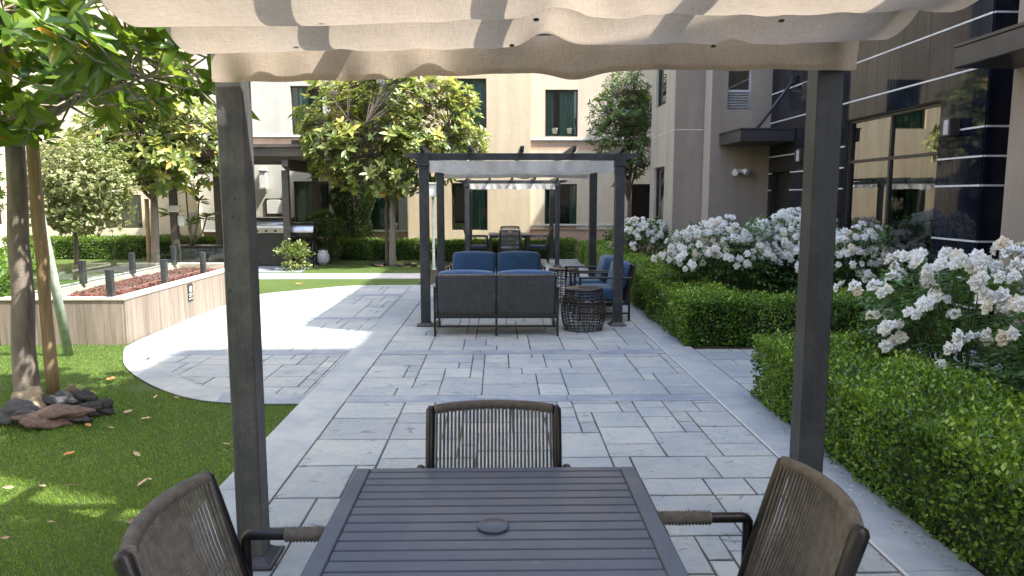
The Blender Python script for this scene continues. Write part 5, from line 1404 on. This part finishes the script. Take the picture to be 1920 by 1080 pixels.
for i in range(9):
    x = 700+i*9.5+random.uniform(-2, 2)
    if abs(x-731) < 7: continue
    rock(['leftmost small dark rock','second small rock from the left','small rock left of the trunk foot','small rock just left of the trunk','small rock just right of the trunk','small rock right of the trunk foot','third small rock from the right','second small rock from the right','rightmost small dark rock'][i]+' in the ring around the middle distance magnolia', x, 499+random.uniform(-2, 1.5), 15+random.uniform(-3, 4), 8, random.choice(['rock','rock_red','rock']), 50+i, group='dark rocks around the middle distance magnolia')
def leafm(seed):
    r_ = random.Random(seed); cu = r_.uniform(.3, 1.1); m = MB()
    def fn(u_, v_):
        x = (u_-.5)*2; wd = .36*math.sin(PI*min(1, .03+u_*.95))**.8; y = (v_-.5)*2*wd
        return (x, y*math.cos(cu*.6), abs(y)*math.sin(cu)*.8+.25*cu*x*x*.8+.03*math.sin(x*7))
    m.grid(fn, 12, 4); m.tube([(-1.25,0,.33*cu),(-1.0,0,.22*cu)], .02, 4)
    me = bpy.data.meshes.new('fallen_leaf'); me.from_pydata(m.v, [], m.f); me.polygons.foreach_set('use_smooth', m.sm); return me
LM = [leafm(s) for s in range(5)]; LM2 = [me.copy() for me in LM]
for me in LM: me.materials.append(M['dead'])
for me in LM2: me.materials.append(M['dead_orange'])
FL = [(130,858,30,1,'curled orange leaf, the largest on the shaded turf left of the near post'),(258,860,26,0,'long thin pale leaf level with the big orange leaf, to its right'),(208,716,26,1,'orange leaf on the sunlit turf just outside the curved paving'),
 (80,918,22,0,'thin curled leaf below the big orange leaf'),(134,918,20,0,'star shaped crumpled leaf just above the sunlit turf patches'),(268,912,26,0,'flat pale leaf above the backrest of the lower left chair'),(281,905,18,0,'upright leaf tip touching the flat pale leaf above the lower left chair'),
 (274,790,20,0,'tan leaf on the shaded turf halfway between rock ring and near post'),(292,749,16,0,'tan leaf close to the kerb of the curved paving'),(209,808,14,0,'small yellow leaf right of the brown orange one'),
 (248,990,26,0,'pale leaf standing on edge beside the lower left chair'),(10,1018,16,0,'whitish leaf in the sunlit turf at the lower left edge'),(166,803,22,1,'brown orange leaf in front of the near rock ring'),
 (178,742,20,0,'pale leaf leaning on the right end of the near rock ring'),(425,838,16,0,'curled tan leaf just left of the near post foot, on turf'),(441,834,14,0,'leaf nearest the left side of the near post, on turf'),(330,752,14,0,'white leaf scrap at the edge of the curved paving band'),
 (281,674,22,0,'yellowish leaf on the curved paving near the planter corner'),(62,684,22,1,'orange leaf on the turf behind the timber stake'),(240,778,22,0,'round curled leaf right of the near rock ring'),(95,985,12,0,'tiny leaf in the middle of the sunlit turf patch'),
 (350,795,10,0,'tiny pale speck of leaf between the tan leaf and near post'),(380,850,12,0,'tiny leaf left of the pair beside the near post'),(15,925,20,0,'flat tan leaf at the left edge above the sunlit turf'),(1575,905,16,0,'dry leaf on the concrete band below the lower right hedge'),(560,535,14,1,'small reddish leaf on the strip of lawn near the path')]
for (x, y, s_, org, lb_) in FL:
    p = gr(x, y); zc_ = (p-Vector((0,0,CAM_H))).dot(_f); k = s_/FPX*zc_*.55
    me = random.choice(LM2 if org else LM); o = mkobj('fallen_leaf', me); o.scale = (k,)*3
    o.rotation_euler = (random.uniform(-.35,.35), random.uniform(-.2,.2), random.uniform(0, 6.28)); o.location = (p.x, p.y, .016+k*.15)
    if lb_ and 'edge' in lb_: o.rotation_euler = (1.1, .3, 1.2); o.location.z += k*.4
    setp(o, lb_ or 'x small curled tan dry leaf lying on the shaded turf left of the near post', 'leaf', 'fallen magnolia leaves')

# bits of clipped leaf and petals lying along the foot of the hedges
m = MB(); rl = random.Random(77)
for i in range(420):
    y = rl.uniform(1.8, 11.5)
    if 5.9 < y < 7.9: continue
    x = 2.06-abs(rl.gauss(0, .05)); s = rl.uniform(.005, .013); a = rl.uniform(0, 6.28); c_, s_ = math.cos(a), math.sin(a); mi_ = 0 if rl.random() < .8 else 1
    q = [(-s,0,0),(0,-s*.5,s*.25),(s,0,0),(0,s*.5,s*.25)]
    m.add([(x+p[0]*c_-p[1]*s_, y+p[0]*s_+p[1]*c_, .0085+p[2]) for p in q], [(0,1,2,3)], mi_)
o = m.build('leaf_litter', [M['dead'], M['petal']]); setp(o, 'fine scattered clippings and petals along the foot of the hedges', 'litter', kind='stuff')
